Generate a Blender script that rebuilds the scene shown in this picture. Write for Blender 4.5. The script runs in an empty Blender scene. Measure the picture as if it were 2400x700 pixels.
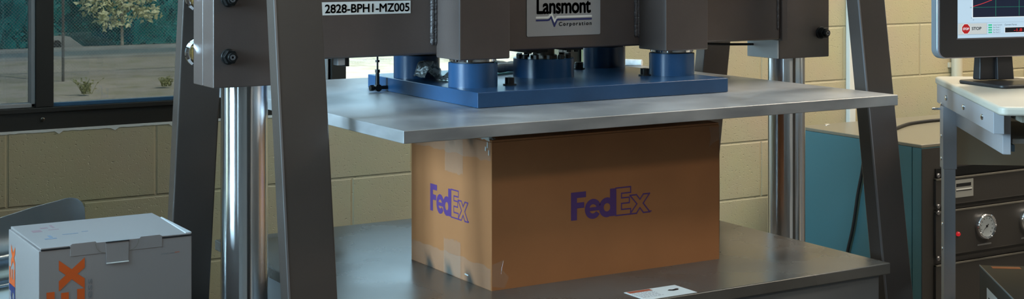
import bpy, bmesh, math, random
from mathutils import Vector, Matrix, noise
C = bpy.context.scene.collection
S = bpy.context.scene
R = math.radians
random.seed(7)

# ------------------------------------------------------------------ camera, world, sun, lights, exposure
CH = 1.40
cam_d = bpy.data.cameras.new('camera'); cam = bpy.data.objects.new('camera', cam_d); C.objects.link(cam)
cam.location = (0, 0, CH); cam.rotation_euler = (R(90), 0, R(-31.262))
cam_d.sensor_fit = 'HORIZONTAL'; cam_d.sensor_width = 36.0
cam_d.lens = 36.0 * 3400.0 / 2400.0
cam_d.shift_x = 0.0
cam_d.shift_y = -(350 + 120.5) / 2400.0
cam_d.clip_start = 0.05; cam_d.clip_end = 300
S.camera = cam
S.view_settings.view_transform = 'Standard'; S.view_settings.look = 'None'
S.view_settings.gamma = 1.0; S.view_settings.use_curve_mapping = False
S.view_settings.exposure = 0.0

SKY_STRENGTH = 5.0
SUN_STRENGTH = 12.0
w = bpy.data.worlds.new('sky_world'); S.world = w; w.use_nodes = True
wn = w.node_tree.nodes; wl = w.node_tree.links
wn.clear()
wo = wn.new('ShaderNodeOutputWorld'); wb = wn.new('ShaderNodeBackground')
wtc = wn.new('ShaderNodeTexCoord'); wsep = wn.new('ShaderNodeSeparateXYZ'); wr = wn.new('ShaderNodeValToRGB')
wr.color_ramp.elements[0].position = 0.30; wr.color_ramp.elements[0].color = (0.58, 0.82, 1.0, 1)
wr.color_ramp.elements[1].position = 0.65; wr.color_ramp.elements[1].color = (0.05, 0.09, 0.15, 1)
wl.new(wtc.outputs['Generated'], wsep.inputs[0]); wl.new(wsep.outputs['Z'], wr.inputs[0])
wl.new(wr.outputs[0], wb.inputs[0]); wb.inputs[1].default_value = SKY_STRENGTH
wl.new(wb.outputs[0], wo.inputs[0])

sd = bpy.data.lights.new('sun', 'SUN'); sd.energy = SUN_STRENGTH; sd.angle = R(0.6); sd.color = (1.0, 0.95, 0.85)
sun = bpy.data.objects.new('sun', sd); C.objects.link(sun)
sun.rotation_euler = Vector((-0.30, 0.62, -0.95)).to_track_quat('-Z', 'Y').to_euler()

def area(name, loc, aim, sx, sy, power, col):
    d = bpy.data.lights.new(name, 'AREA'); d.shape = 'RECTANGLE'; d.size = sx; d.size_y = sy
    d.energy = power; d.color = col
    o = bpy.data.objects.new(name, d); C.objects.link(o); o.location = loc
    o.rotation_euler = (Vector(aim) - Vector(loc)).to_track_quat('-Z', 'Y').to_euler()
    return o
DAY = (0.52, 0.80, 1.0)
# bluish lamps added at the solid left wall, standing in for daylight
for k, (yc, wd, pw) in enumerate([(2.85, 0.55, 250), (2.15, 0.55, 265), (0.2, 0.3, 12)]):
    area('left_fill_daylight', (-2.42, yc, 1.75), (1.0, yc, 1.70), wd, 1.9, pw, DAY)
# unseen ceiling luminaires over the right half; the last is added front fill
WARM = (1.0, 0.88, 0.70)
for k, (x, y, pw) in enumerate([(4.1, 3.1, 56), (5.5, 3.1, 56), (4.4, 0.9, 58), (1.8, -0.9, 38)]):
    area('ceiling_and_fill_light', (x, y, 3.02), (x, y, 0), 1.2, 0.5, pw, WARM)

# ------------------------------------------------------------------ helpers
MATS = {}
def mat(name, col, rough=0.5, metal=0.0, bump=0.0, bscale=60, var=0.0, vscale=6, spec=0.5, coat=0.0, stretch=None, rvar=0.0):
    if name in MATS: return MATS[name]
    m = bpy.data.materials.new(name); m.use_nodes = True; nt = m.node_tree; b = nt.nodes['Principled BSDF']
    b.inputs['Base Color'].default_value = (*col, 1); b.inputs['Roughness'].default_value = rough
    b.inputs['Metallic'].default_value = metal; b.inputs['Specular IOR Level'].default_value = spec
    b.inputs['Coat Weight'].default_value = coat; b.inputs['Coat Roughness'].default_value = 0.25
    tc = nt.nodes.new('ShaderNodeTexCoord'); mp = nt.nodes.new('ShaderNodeMapping')
    nt.links.new(tc.outputs['Object'], mp.inputs[0])
    if stretch: mp.inputs['Scale'].default_value = stretch
    if var > 0 or rvar > 0:
        n = nt.nodes.new('ShaderNodeTexNoise'); n.inputs['Scale'].default_value = vscale; n.inputs['Detail'].default_value = 6
        nt.links.new(mp.outputs[0], n.inputs['Vector'])
        if var > 0:
            mx = nt.nodes.new('ShaderNodeMix'); mx.data_type = 'RGBA'
            mx.inputs[6].default_value = (*[c * (1 - var) for c in col], 1)
            mx.inputs[7].default_value = (*[min(1, c * (1 + var)) for c in col], 1)
            rp = nt.nodes.new('ShaderNodeMapRange'); rp.inputs[1].default_value = 0.3; rp.inputs[2].default_value = 0.7
            nt.links.new(n.outputs['Fac'], rp.inputs[0]); nt.links.new(rp.outputs[0], mx.inputs[0])
            nt.links.new(mx.outputs[2], b.inputs['Base Color'])
        if rvar > 0:
            r2 = nt.nodes.new('ShaderNodeMapRange'); r2.inputs[1].default_value = 0.3; r2.inputs[2].default_value = 0.7
            r2.inputs[3].default_value = max(0.02, rough - rvar); r2.inputs[4].default_value = rough + rvar
            nt.links.new(n.outputs['Fac'], r2.inputs[0]); nt.links.new(r2.outputs[0], b.inputs['Roughness'])
    if bump > 0:
        n2 = nt.nodes.new('ShaderNodeTexNoise'); n2.inputs['Scale'].default_value = bscale; n2.inputs['Detail'].default_value = 4
        nt.links.new(mp.outputs[0], n2.inputs['Vector'])
        bp = nt.nodes.new('ShaderNodeBump'); bp.inputs['Strength'].default_value = bump; bp.inputs['Distance'].default_value = 0.002
        nt.links.new(n2.outputs['Fac'], bp.inputs['Height']); nt.links.new(bp.outputs[0], b.inputs['Normal'])
    MATS[name] = m
    return m

def emit(name, col, s=1.0):
    if name in MATS: return MATS[name]
    m = bpy.data.materials.new(name); m.use_nodes = True; b = m.node_tree.nodes['Principled BSDF']
    b.inputs['Base Color'].default_value = (0, 0, 0, 1); b.inputs['Roughness'].default_value = 0.35
    b.inputs['Emission Color'].default_value = (*col, 1); b.inputs['Emission Strength'].default_value = s
    MATS[name] = m; return m

def sheer(name, col, alpha, rough=0.15, trans=(1, 1, 1)):
    if name in MATS: return MATS[name]
    m = bpy.data.materials.new(name); m.use_nodes = True; nt = m.node_tree; b = nt.nodes['Principled BSDF']
    b.inputs['Base Color'].default_value = (*col, 1); b.inputs['Roughness'].default_value = rough
    t = nt.nodes.new('ShaderNodeBsdfTransparent'); t.inputs[0].default_value = (*trans, 1)
    mx = nt.nodes.new('ShaderNodeMixShader'); mx.inputs[0].default_value = alpha
    nt.links.new(t.outputs[0], mx.inputs[1]); nt.links.new(b.outputs[0], mx.inputs[2])
    nt.links.new(mx.outputs[0], nt.nodes['Material Output'].inputs['Surface'])
    MATS[name] = m; return m

def glass(name, tint):
    m = bpy.data.materials.new(name); m.use_nodes = True; nt = m.node_tree
    nt.nodes.remove(nt.nodes['Principled BSDF'])
    t = nt.nodes.new('ShaderNodeBsdfTransparent'); t.inputs[0].default_value = (*tint, 1)
    g = nt.nodes.new('ShaderNodeBsdfGlossy'); g.inputs['Roughness'].default_value = 0.0
    fr = nt.nodes.new('ShaderNodeFresnel'); fr.inputs[0].default_value = 1.45
    mx = nt.nodes.new('ShaderNodeMixShader')
    nt.links.new(fr.outputs[0], mx.inputs[0]); nt.links.new(t.outputs[0], mx.inputs[1]); nt.links.new(g.outputs[0], mx.inputs[2])
    nt.links.new(mx.outputs[0], nt.nodes['Material Output'].inputs['Surface'])
    return m

XF = {}
class MB:
    """collects shapes into one mesh; coordinates are world unless built with local=True"""
    def __init__(s): s.bm = bmesh.new()
    def box(s, x0, x1, y0, y1, z0, z1):
        v = [s.bm.verts.new(p) for p in ((x0,y0,z0),(x1,y0,z0),(x1,y1,z0),(x0,y1,z0),(x0,y0,z1),(x1,y0,z1),(x1,y1,z1),(x0,y1,z1))]
        for f in ((3,2,1,0),(4,5,6,7),(0,1,5,4),(1,2,6,5),(2,3,7,6),(3,0,4,7)): s.bm.faces.new([v[i] for i in f])
        return s
    def hexa(s, pts):
        v = [s.bm.verts.new(p) for p in pts]
        for f in ((3,2,1,0),(4,5,6,7),(0,1,5,4),(1,2,6,5),(2,3,7,6),(3,0,4,7)): s.bm.faces.new([v[i] for i in f])
        return s
    def cyl(s, p, q, r, n=32, r2=None, rot=0.0):
        p = Vector(p); q = Vector(q); d = (q - p).normalized(); r2 = r if r2 is None else r2
        a = d.orthogonal().normalized() if abs(d.z) < 0.99 else Vector((1, 0, 0)); b = d.cross(a)
        A = []; B = []
        for i in range(n):
            t = 2 * math.pi * i / n + rot; e = a * math.cos(t) + b * math.sin(t)
            A.append(s.bm.verts.new(p + e * r)); B.append(s.bm.verts.new(q + e * r2))
        for i in range(n):
            j = (i + 1) % n; s.bm.faces.new((A[i], A[j], B[j], B[i]))
        s.bm.faces.new(A[::-1]); s.bm.faces.new(B)
        return s
    def lathe(s, p, axis, prof, n=32):
        p = Vector(p); d = Vector(axis).normalized(); a = d.orthogonal().normalized(); b = d.cross(a); rings = []
        for (r, h) in prof:
            if r < 1e-6: rings.append([s.bm.verts.new(p + d * h)])
            else: rings.append([s.bm.verts.new(p + d * h + (a * math.cos(2*math.pi*i/n) + b * math.sin(2*math.pi*i/n)) * r) for i in range(n)])
        for A, B in zip(rings, rings[1:]):
            for i in range(n):
                j = (i + 1) % n
                if len(A) == 1 and len(B) == 1: continue
                if len(A) == 1: s.bm.faces.new((A[0], B[j], B[i]))
                elif len(B) == 1: s.bm.faces.new((A[i], A[j], B[0]))
                else: s.bm.faces.new((A[i], A[j], B[j], B[i]))
        if len(rings[0]) > 1: s.bm.faces.new(rings[0][::-1])
        if len(rings[-1]) > 1: s.bm.faces.new(rings[-1])
        return s
    def prism(s, poly, o, u, v, t):
        """2D polygon extruded along t"""
        o = Vector(o); u = Vector(u); v = Vector(v); t = Vector(t)
        A = [s.bm.verts.new(o + u * x + v * y) for x, y in poly]; B = [s.bm.verts.new(o + u * x + v * y + t) for x, y in poly]
        n = len(A); s.bm.faces.new(A[::-1]); s.bm.faces.new(B)
        for i in range(n):
            j = (i + 1) % n; s.bm.faces.new((A[i], A[j], B[j], B[i]))
        return s
    def tube(s, pts, r, n=10):
        pts = [Vector(p) for p in pts]; rings = []; up = None
        for i, p in enumerate(pts):
            d = (pts[min(i+1, len(pts)-1)] - pts[max(i-1, 0)]).normalized()
            a = d.orthogonal().normalized() if up is None else (up - d * up.dot(d)).normalized()
            up = a; b = d.cross(a)
            rr = r[i] if isinstance(r, (list, tuple)) else r
            rings.append([s.bm.verts.new(p + (a*math.cos(2*math.pi*k/n) + b*math.sin(2*math.pi*k/n)) * rr) for k in range(n)])
        for A, B in zip(rings, rings[1:]):
            for k in range(n):
                j = (k+1) % n; s.bm.faces.new((A[k], A[j], B[j], B[k]))
        s.bm.faces.new(rings[0][::-1]); s.bm.faces.new(rings[-1])
        return s
    def build(s, name, m, parent=None, bevel=0.0, seg=2, local=False, smooth=35, label=None, keep=False):
        if not keep: bmesh.ops.recalc_face_normals(s.bm, faces=s.bm.faces)
        me = bpy.data.meshes.new(name)
        if parent is not None and not local:
            M = XF.get(parent.name, Matrix.Identity(4)).inverted()
            s.bm.transform(M)
        s.bm.to_mesh(me); s.bm.free()
        for p in me.polygons: p.use_smooth = True
        me.set_sharp_from_angle(angle=R(smooth))
        me.materials.append(m)
        o = bpy.data.objects.new(name, me); C.objects.link(o)
        if parent is not None:
            o.parent = parent; XF[o.name] = XF.get(parent.name, Matrix.Identity(4))
        if bevel > 0:
            b = o.modifiers.new('bevel', 'BEVEL'); b.width = bevel; b.segments = seg; b.limit_method = 'ANGLE'; b.angle_limit = R(40)
            b.harden_normals = True
        if label: o['label'] = label
        return o

def curve_smooth(pts, k=8):
    """Catmull-Rom through the points"""
    P = [Vector(p) for p in pts]; P = [P[0]*2 - P[1]] + P + [P[-1]*2 - P[-2]]; out = []
    for i in range(1, len(P) - 2):
        for j in range(k):
            t = j / k; a, b, c, d = P[i-1], P[i], P[i+1], P[i+2]
            out.append(0.5 * ((2*b) + (c-a)*t + (2*a-5*b+4*c-d)*t*t + (3*b-a-3*c+d)*t**3))
    out.append(P[-2]); return out

def thing(name, label, cat, loc=(0, 0, 0), rotz=0.0, group=None):
    o = bpy.data.objects.new(name, None); C.objects.link(o); o.empty_display_size = 0.05
    o.location = loc; o.rotation_euler = (0, 0, rotz); o['label'] = label; o['category'] = cat
    if group: o['group'] = group
    XF[o.name] = Matrix.Translation(loc) @ Matrix.Rotation(rotz, 4, 'Z')
    return o
def tag(o, label, cat, group=None, kind=None):
    o['label'] = label; o['category'] = cat
    if group: o['group'] = group
    if kind: o['kind'] = kind
    return o
def struct(o): o['kind'] = 'structure'; return o
def copy_tree(o, parent=None, dz=None):
    c = o.copy(); C.objects.link(c); c.parent = parent
    for ch in [k for k in bpy.data.objects if k.parent == o]: copy_tree(ch, c)
    return c

def flat(polys, o, u, v):
    """flat marks: polygons given in (u, v) on the plane o, u, v"""
    mb = MB(); o = Vector(o); u = Vector(u); v = Vector(v)
    for poly in polys:
        vs = [mb.bm.verts.new(o + u * x + v * y) for x, y in poly]
        mb.bm.faces.new(vs)
    return mb
def mark(polys, o, u, v, name, m, parent, local=False, t=0.0006, label=None):
    """printed mark: a film of ink with a little thickness, facing u x v"""
    mb = MB(); n = Vector(u).cross(Vector(v)).normalized() * t
    for k, poly in enumerate(polys):
        lift = n * (1 + .04 * (k % 40))
        vs = [mb.bm.verts.new(Vector(o) + Vector(u)*x + Vector(v)*y + lift) for x, y in poly]
        fc = mb.bm.faces.new(vs); fc.normal_update()
        if fc.normal.dot(n) < 0: fc.normal_flip()
    return mb.build(name, m, parent, local=local, label=label, keep=True)

FONT_CACHE = {}
def text_polys(body, bold=0.0, space=1.0):
    """outline mesh of a line of text, normalised: returns (verts, faces, bounds)"""
    key = (body, bold, space)
    if key in FONT_CACHE: return FONT_CACHE[key]
    cu = bpy.data.curves.new('lettering', 'FONT'); cu.body = body; cu.size = 1.0; cu.space_character = space
    cu.resolution_u = 5
    o = bpy.data.objects.new('lettering', cu); C.objects.link(o)
    bpy.context.view_layer.update()
    dg = bpy.context.evaluated_depsgraph_get()
    me = bpy.data.meshes.new_from_object(o.evaluated_get(dg))
    V = [(v.co.x, v.co.y) for v in me.vertices]; Fc = [tuple(p.vertices) for p in me.polygons]
    bpy.data.objects.remove(o); bpy.data.curves.remove(cu); bpy.data.meshes.remove(me)
    xs = [a for a, b in V]; ys = [b for a, b in V]
    FONT_CACHE[key] = (V, Fc, (min(xs), max(xs), min(ys), max(ys)))
    return FONT_CACHE[key]
def text(body, o, u, v, x0, x1, y0, y1, name, m, parent, bold=0.0, space=1.0, local=False, lift=0.0006, caps=None):
    """text fitted into the rectangle x0..x1, y0..y1 of the plane (o, u, v)"""
    V, Fc, (a, b, c, d) = text_polys(body, bold, space)
    o = Vector(o); u = Vector(u); v = Vector(v); n = u.cross(v).normalized() * lift
    mb = MB(); kx = (x1-x0)/(b-a+2*bold); ky = (y1-y0)/(d-c+2*bold)
    offs = [(0, 0)] if bold == 0 else [(bold*math.cos(R(q*45)), bold*math.sin(R(q*45))) for q in range(8)]
    for (dx, dy) in offs:
        vs = [mb.bm.verts.new(o + n + u * (x0 + (x-a+bold+dx)*kx) + v * (y0 + (y-c+bold+dy)*ky)) for (x, y) in V]
        for f in Fc:
            try: mb.bm.faces.new([vs[i] for i in f])
            except ValueError: pass
    return mb.build(name, m, parent, local=local)

def arc(cx, cy, r, a0, a1, n=20):
    return [(cx + r*math.cos(R(a0 + (a1-a0)*i/n)), cy + r*math.sin(R(a0 + (a1-a0)*i/n))) for i in range(n+1)]
def ring(cx, cy, ro, ri, a0=0, a1=360, n=28):
    out = []
    for i in range(n):
        t0 = R(a0 + (a1-a0)*i/n); t1 = R(a0 + (a1-a0)*(i+1)/n)
        out.append([(cx+ri*math.cos(t0), cy+ri*math.sin(t0)), (cx+ro*math.cos(t0), cy+ro*math.sin(t0)),
                    (cx+ro*math.cos(t1), cy+ro*math.sin(t1)), (cx+ri*math.cos(t1), cy+ri*math.sin(t1))])
    return out
def stroke(pts, w, closed=True):
    out = []; n = len(pts)
    for i in range(n if closed else n-1):
        a = Vector(pts[i]); b = Vector(pts[(i+1) % n]); d = (b-a).normalized(); p = Vector((-d.y, d.x)) * w / 2; e = d * w / 2
        out.append([tuple(a-e-p), tuple(b+e-p), tuple(b+e+p), tuple(a-e+p)])
    return out
# courier company word mark, cap height 1
GF = [[(0,0),(.26,0),(.26,1),(0,1)], [(.26,.79),(.66,.79),(.66,1),(.26,1)], [(.26,.42),(.58,.42),(.58,.62),(.26,.62)]]
Ge = ring(.97,.34,.36,.165,8,326) + [[(.75,.27),(1.325,.27),(1.325,.40),(.75,.40)]]
Gd = ring(1.60,.34,.36,.15) + [[(1.74,0),(2.0,0),(2.0,1),(1.74,1)]]
PE = [(2.0,0),(2.68,0),(2.68,.2),(2.26,.2),(2.26,.42),(2.62,.42),(2.62,.62),(2.26,.62),(2.26,.79),(2.68,.79),(2.68,1),(2.0,1)]
PX = [(2.62,0),(2.92,0),(3.08,.19),(3.24,0),(3.54,0),(3.23,.345),(3.53,.68),(3.24,.68),(3.08,.5),(2.92,.68),(2.62,.68),(2.94,.345)]
def fed(s): return [[(x*s, y*s) for x, y in p] for p in GF + Ge + Gd]
def ex_outline(s): return [[(x*s, y*s) for x, y in p] for p in stroke(PE, .05) + stroke([(x+.03, y) for x, y in PX], .05) + [[(3.60,0),(3.65,0),(3.65,.05),(3.60,.05)]]]
def ex_solid(s): return [[(x*s, y*s) for x, y in p] for p in (PE, [(x+.05, y) for x, y in PX])]

# ------------------------------------------------------------------ materials
M_body  = mat('brown grey machine paint', (0.078, 0.057, 0.050), 0.38, coat=0.7, bump=0.12, bscale=260, var=0.12, vscale=9)
M_leg   = mat('dark leg paint', (0.052, 0.040, 0.034), 0.34, coat=0.9, bump=0.10, bscale=200, var=0.14, vscale=5)
M_edge  = mat('worn metal edge', (0.30, 0.29, 0.30), 0.35, metal=0.8)
M_weld  = mat('painted weld bead', (0.075, 0.064, 0.064), 0.38, bump=0.8, bscale=220)
M_chrome= mat('polished chrome', (0.86, 0.87, 0.90), 0.06, metal=1.0)
def ground_chrome():
    m = mat('ground chrome shaft', (0.86, 0.87, 0.89), 0.20, metal=1.0); nt = m.node_tree; b = nt.nodes['Principled BSDF']
    tg = nt.nodes.new('ShaderNodeTangent'); tg.direction_type = 'RADIAL'; tg.axis = 'Z'
    nt.links.new(tg.outputs[0], b.inputs['Tangent']); b.inputs['Anisotropic'].default_value = 1.0
    b.inputs['Anisotropic Rotation'].default_value = CHROME_ROT
    return m
CHROME_ROT = 0.25
M_shaft = ground_chrome()
M_blue  = mat('blue enamel', (0.018, 0.060, 0.140), 0.27, bump=0.05, bscale=300, var=0.15, vscale=8)
M_blue2 = mat('deep blue enamel', (0.005, 0.035, 0.095), 0.28, bump=0.05, bscale=300)
M_alu   = mat('milled aluminium', (0.42, 0.42, 0.43), 0.40, metal=0.6, bump=0.05, bscale=40, var=0.22, vscale=7, rvar=0.08, stretch=(1, 1, 3))
M_plat  = mat('worn grey platform paint', (0.110, 0.102, 0.092), 0.27, metal=0.25, bump=0.06, bscale=14, var=0.28, vscale=3.2, rvar=0.08)
M_platb = mat('grey base paint', (0.13, 0.132, 0.135), 0.45, var=0.1)
M_black = mat('black oxide steel', (0.012, 0.012, 0.012), 0.32, metal=0.3)
M_rub   = mat('black rubber', (0.010, 0.010, 0.011), 0.5)
M_brass = mat('brass', (0.75, 0.52, 0.18), 0.25, metal=1.0)
M_card  = mat('corrugated cardboard', (0.345, 0.136, 0.046), 0.72, bump=0.05, bscale=30, var=0.06, vscale=8)
M_cardin= mat('cardboard edge', (0.33, 0.21, 0.12), 0.85)
M_tape  = sheer('clear packing tape', (0.50, 0.52, 0.47), 0.12, 0.10)
M_purple= mat('purple ink', (0.085, 0.032, 0.155), 0.6)
M_white = mat('white carton', (0.230, 0.205, 0.200), 0.5, bump=0.03, bscale=30)
M_whedge= mat('white carton edge', (0.36, 0.36, 0.37), 0.7)
M_orange= mat('orange ink', (0.55, 0.085, 0.008), 0.5)
M_grink = mat('grey ink', (0.14, 0.14, 0.15), 0.6)
M_bluink= mat('navy ink', (0.010, 0.016, 0.115), 0.5)
M_blkink= mat('black ink', (0.008, 0.008, 0.010), 0.5)
M_plate = mat('brushed nameplate', (0.36, 0.36, 0.37), 0.42, metal=0.35, bump=0.03, bscale=200)
M_whpl  = mat('pale stripe', (0.75, 0.75, 0.72), 0.4)
M_label = mat('white label film', (0.72, 0.72, 0.70), 0.45)
M_fr    = mat('window frame', (0.022, 0.021, 0.018), 0.4)
M_sash  = mat('pale sash', (0.30, 0.31, 0.31), 0.45)
M_cart  = mat('cart grey steel', (0.36, 0.36, 0.385), 0.42, bump=0.04, bscale=160)
M_ctop  = mat('beige laminate', (0.52, 0.485, 0.41), 0.42, bump=0.03, bscale=260)
M_cback = mat('beige back panel', (0.50, 0.45, 0.34), 0.5)
M_cab   = mat('cabinet side lit teal', (0.055, 0.165, 0.195), 0.42, bump=0.03, bscale=300)  # teal of the window light is put into this side colour
M_cabtop= mat('cabinet top paint', (0.19, 0.175, 0.135), 0.35)
M_cabfr = mat('cabinet front paint', (0.040, 0.036, 0.033), 0.42, bump=0.05, bscale=250)
M_cabedge = mat('cabinet panel rim', (0.13, 0.12, 0.10), 0.45)
M_steel = mat('stainless sheet', (0.52, 0.56, 0.58), 0.20, metal=1.0, bump=0.12, bscale=9)
M_bezel = mat('black bezel', (0.016, 0.015, 0.017), 0.38)
M_silver= mat('silver monitor rim', (0.40, 0.45, 0.50), 0.30, metal=0.6)
M_foil  = sheer('crumpled plastic film', (0.20, 0.22, 0.22), 0.70, 0.12)
M_cloth = mat('pale wrapped hose', (0.85, 0.86, 0.86), 0.5, bump=0.9, bscale=60, var=0.3, vscale=30)
M_red   = emit('red lamp', (0.8, 0.02, 0.03), 0.55)

# ------------------------------------------------------------------ room shell
def block_wall_mat():
    m = bpy.data.materials.new('painted block wall'); m.use_nodes = True; nt = m.node_tree; b = nt.nodes['Principled BSDF']
    N = nt.nodes.new; L = nt.links.new
    tc = N('ShaderNodeTexCoord'); sp = N('ShaderNodeSeparateXYZ'); L(tc.outputs['Object'], sp.inputs[0])
    ad = N('ShaderNodeMath'); ad.operation = 'ADD'; L(sp.outputs['X'], ad.inputs[0]); L(sp.outputs['Y'], ad.inputs[1])
    ox = N('ShaderNodeMath'); ox.operation = 'ADD'; ox.inputs[1].default_value = 100*0.4135 - 5.183; L(ad.outputs[0], ox.inputs[0])
    oz = N('ShaderNodeMath'); oz.operation = 'ADD'; oz.inputs[1].default_value = 20*0.205 - 0.690; L(sp.outputs['Z'], oz.inputs[0])
    cb = N('ShaderNodeCombineXYZ'); L(ox.outputs[0], cb.inputs[0]); L(oz.outputs[0], cb.inputs[1])
    br = N('ShaderNodeTexBrick'); br.inputs['Scale'].default_value = 1.0; br.inputs['Brick Width'].default_value = 0.4135
    br.inputs['Row Height'].default_value = 0.205; br.inputs['Mortar Size'].default_value = 0.0055; br.inputs['Mortar Smooth'].default_value = 0.7
    br.inputs['Color1'].default_value = (0.47, 0.40, 0.25, 1); br.inputs['Color2'].default_value = (0.45, 0.385, 0.24, 1); br.inputs['Mortar'].default_value = (0.42, 0.36, 0.225, 1)
    L(cb.outputs[0], br.inputs['Vector'])
    n1 = N('ShaderNodeTexNoise'); n1.inputs['Scale'].default_value = 5; n1.inputs['Detail'].default_value = 5; L(tc.outputs['Object'], n1.inputs['Vector'])
    mx = N('ShaderNodeMix'); mx.data_type = 'RGBA'; mx.blend_type = 'MULTIPLY'; mx.inputs[0].default_value = 0.20
    L(br.outputs['Color'], mx.inputs[6]); L(n1.outputs['Color'], mx.inputs[7]); 
    L(mx.outputs[2], b.inputs['Base Color']); b.inputs['Roughness'].default_value = 0.55
    # pits: sparse deep pores plus orange peel
    mpv = N('ShaderNodeMapping'); mpv.inputs['Scale'].default_value = (0.7, 1, 1.0); L(tc.outputs['Object'], mpv.inputs[0])
    n2 = N('ShaderNodeTexNoise'); n2.inputs['Scale'].default_value = 150; n2.inputs['Detail'].default_value = 2; L(mpv.outputs[0], n2.inputs['Vector'])
    pit = N('ShaderNodeMapRange'); pit.inputs[1].default_value = 0.60; pit.inputs[2].default_value = 0.74; pit.inputs[3].default_value = 0.0; pit.inputs[4].default_value = -1.0
    L(n2.outputs['Fac'], pit.inputs[0])
    n3 = N('ShaderNodeTexNoise'); n3.inputs['Scale'].default_value = 220; n3.inputs['Detail'].default_value = 3; L(tc.outputs['Object'], n3.inputs['Vector'])
    a1 = N('ShaderNodeMath'); a1.operation = 'MULTIPLY_ADD'; a1.inputs[1].default_value = 0.25; L(n3.outputs['Fac'], a1.inputs[0]); L(pit.outputs[0], a1.inputs[2])
    a2 = N('ShaderNodeMath'); a2.operation = 'MULTIPLY_ADD'; a2.inputs[1].default_value = -2.2; L(br.outputs['Fac'], a2.inputs[0]); L(a1.outputs[0], a2.inputs[2])
    bp = N('ShaderNodeBump'); bp.inputs['Strength'].default_value = 0.5; bp.inputs['Distance'].default_value = 0.0030
    L(a2.outputs[0], bp.inputs['Height']); L(bp.outputs[0], b.inputs['Normal'])
    return m
M_wall = block_wall_mat()
M_plain = mat('painted plaster', (0.10, 0.09, 0.08), 0.7, bump=0.1)
M_floor = mat('sealed concrete floor', (0.11, 0.105, 0.10), 0.35, bump=0.05, bscale=12, var=0.2)
M_ceil = mat('ceiling paint', (0.60, 0.60, 0.58), 0.8)
X0, X1, Y0, YW, ZC = -2.5, 6.6, -3.2, 4.1, 3.1
WX0, WX1, WZ0, WZ1 = 0.50, 2.765, 0.897, 2.75
mb = MB()
mb.box(X0, WX0, YW, YW+.2, 0, ZC); mb.box(WX0, WX1, YW, YW+.2, 0, WZ0); mb.box(WX0, WX1, YW, YW+.2, WZ1, ZC); mb.box(WX1, X1, YW, YW+.2, 0, ZC)
struct(mb.build('wall_back', M_wall))
struct(MB().box(X0-.15, X1+.15, Y0-.15, YW+.2, -.12, 0).build('floor', M_floor))
struct(MB().box(X0-.15, X1+.15, Y0-.15, YW+.2, ZC, ZC+.12).build('ceiling', M_ceil))
struct(MB().box(X1, X1+.15, Y0, YW, 0, ZC).build('wall_right', M_plain))
struct(MB().box(X0-.15, X0, Y0, YW, 0, ZC).build('wall_left', M_plain))
struct(MB().box(X0, X1, Y0-.15, Y0, 0, ZC).build('wall_front', M_plain))

# window of the back wall: dark metal frame, three lights
wf = struct(bpy.data.objects.new('window_1', None)); C.objects.link(wf); wf.location = (0, 0, 0)
mb = MB()
mb.box(WX0, WX1, 4.102, 4.17, .897, .961)                 # bottom rail
mb.box(WX0, WX1, 4.11, 4.17, 2.68, WZ1)
mb.box(WX0, WX0+.05, 4.11, 4.17, .961, 2.68)
for a, b in ((.955, 1.004), (1.844, 1.893), (2.718, WX1)): mb.box(a, b, 4.108, 4.17, .961, 2.68)
mb.box(WX0, WX1, 4.108, 4.17, 1.40, 1.45); mb.box(WX0, WX1, 4.096, 4.110, .948, .961)                # small lip on the rail
mb.build('window_frame', M_fr, wf, bevel=.0015)
mb = MB()                                                  # screws of the bottom rail
for x in (.972, 1.86, 2.70): mb.lathe((x, 4.103, .928), (0, -1, 0), [(.006, 0), (.006, .003), (.003, .0045), (.003, .003), (0, .003)], 16)
mb.build('frame_screw', mat('screw head', (0.12, 0.11, 0.09), 0.3, metal=0.8), wf)
# pale inner sash of the left light and of the third light
mb = MB()
for a, b in ((WX0+.05, .955), (1.844-.045, 1.844)):
    mb.box(b-.012, b, 4.112, 4.15, .961, 2.68)
mb.box(WX0+.05, .955, 4.112, 4.15, .961, .973)
mb.box(1.893-.066, 1.844-.0, 4.112, 4.15, .961, 2.68)
mb.build('window_sash', M_sash, wf, bevel=.002)
mb = MB(); mb.box(1.004, 1.82, 4.118, 4.14, .961, .970); mb.box(1.893, 2.718, 4.118, 4.14, .961, .970)
mb.build('sash_reflection', mat('blue sash reflection', (0.05, 0.14, 0.26), 0.25, metal=0.4), wf)  # blue strip paints the bright reflection along the pane bottoms
for k, (a, b, tint) in enumerate(((WX0+.05, .955, (.25, .27, .275)), (1.004, 1.844, (.27, .285, .28)), (1.893, 2.718, (.72, .76, .76)))):  # lower left panes tinted dark, putting left-side dimness into the glass
    MB().box(a, b, 4.140, 4.144, .961, 1.40).build('window_pane', glass('dimming window glass %d' % k, tint), wf)
    MB().box(a, b, 4.140, 4.144, 1.45, 2.68).build('window_pane', glass('clear window glass %d' % k, (.88, .94, .95)), wf)
# thin bead of pale paint under the frame
random.seed(3)
pts_top = []; pts_bot = []
mb = MB(); x = WX0
prev = None
while x < WX1:
    d = .006 + .002*random.random() + (.007 if random.random() < .04 else 0)
    a = mb.bm.verts.new((x, 4.0985, .9000)); b = mb.bm.verts.new((x, 4.0985, .9000 - d))
    a2 = mb.bm.verts.new((x, 4.1005, .9000)); b2 = mb.bm.verts.new((x, 4.1005, .9000 - d))
    if prev:
        mb.bm.faces.new((prev[0], a, b, prev[1])); mb.bm.faces.new((prev[0], prev[2], a2, a)); mb.bm.faces.new((prev[1], b, b2, prev[3]))
    prev = (a, b, a2, b2); x += .012
struct(mb.build('trim_1', mat('pale caulk', (0.62, 0.62, 0.58), 0.6), None, smooth=80))
# right reveal of the window in green-grey paint
struct(MB().box(2.765, 2.790, 4.092, 4.11, .897, 2.75).build('trim_2', mat('reveal paint', (0.25, 0.26, 0.13), 0.6)))

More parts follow.
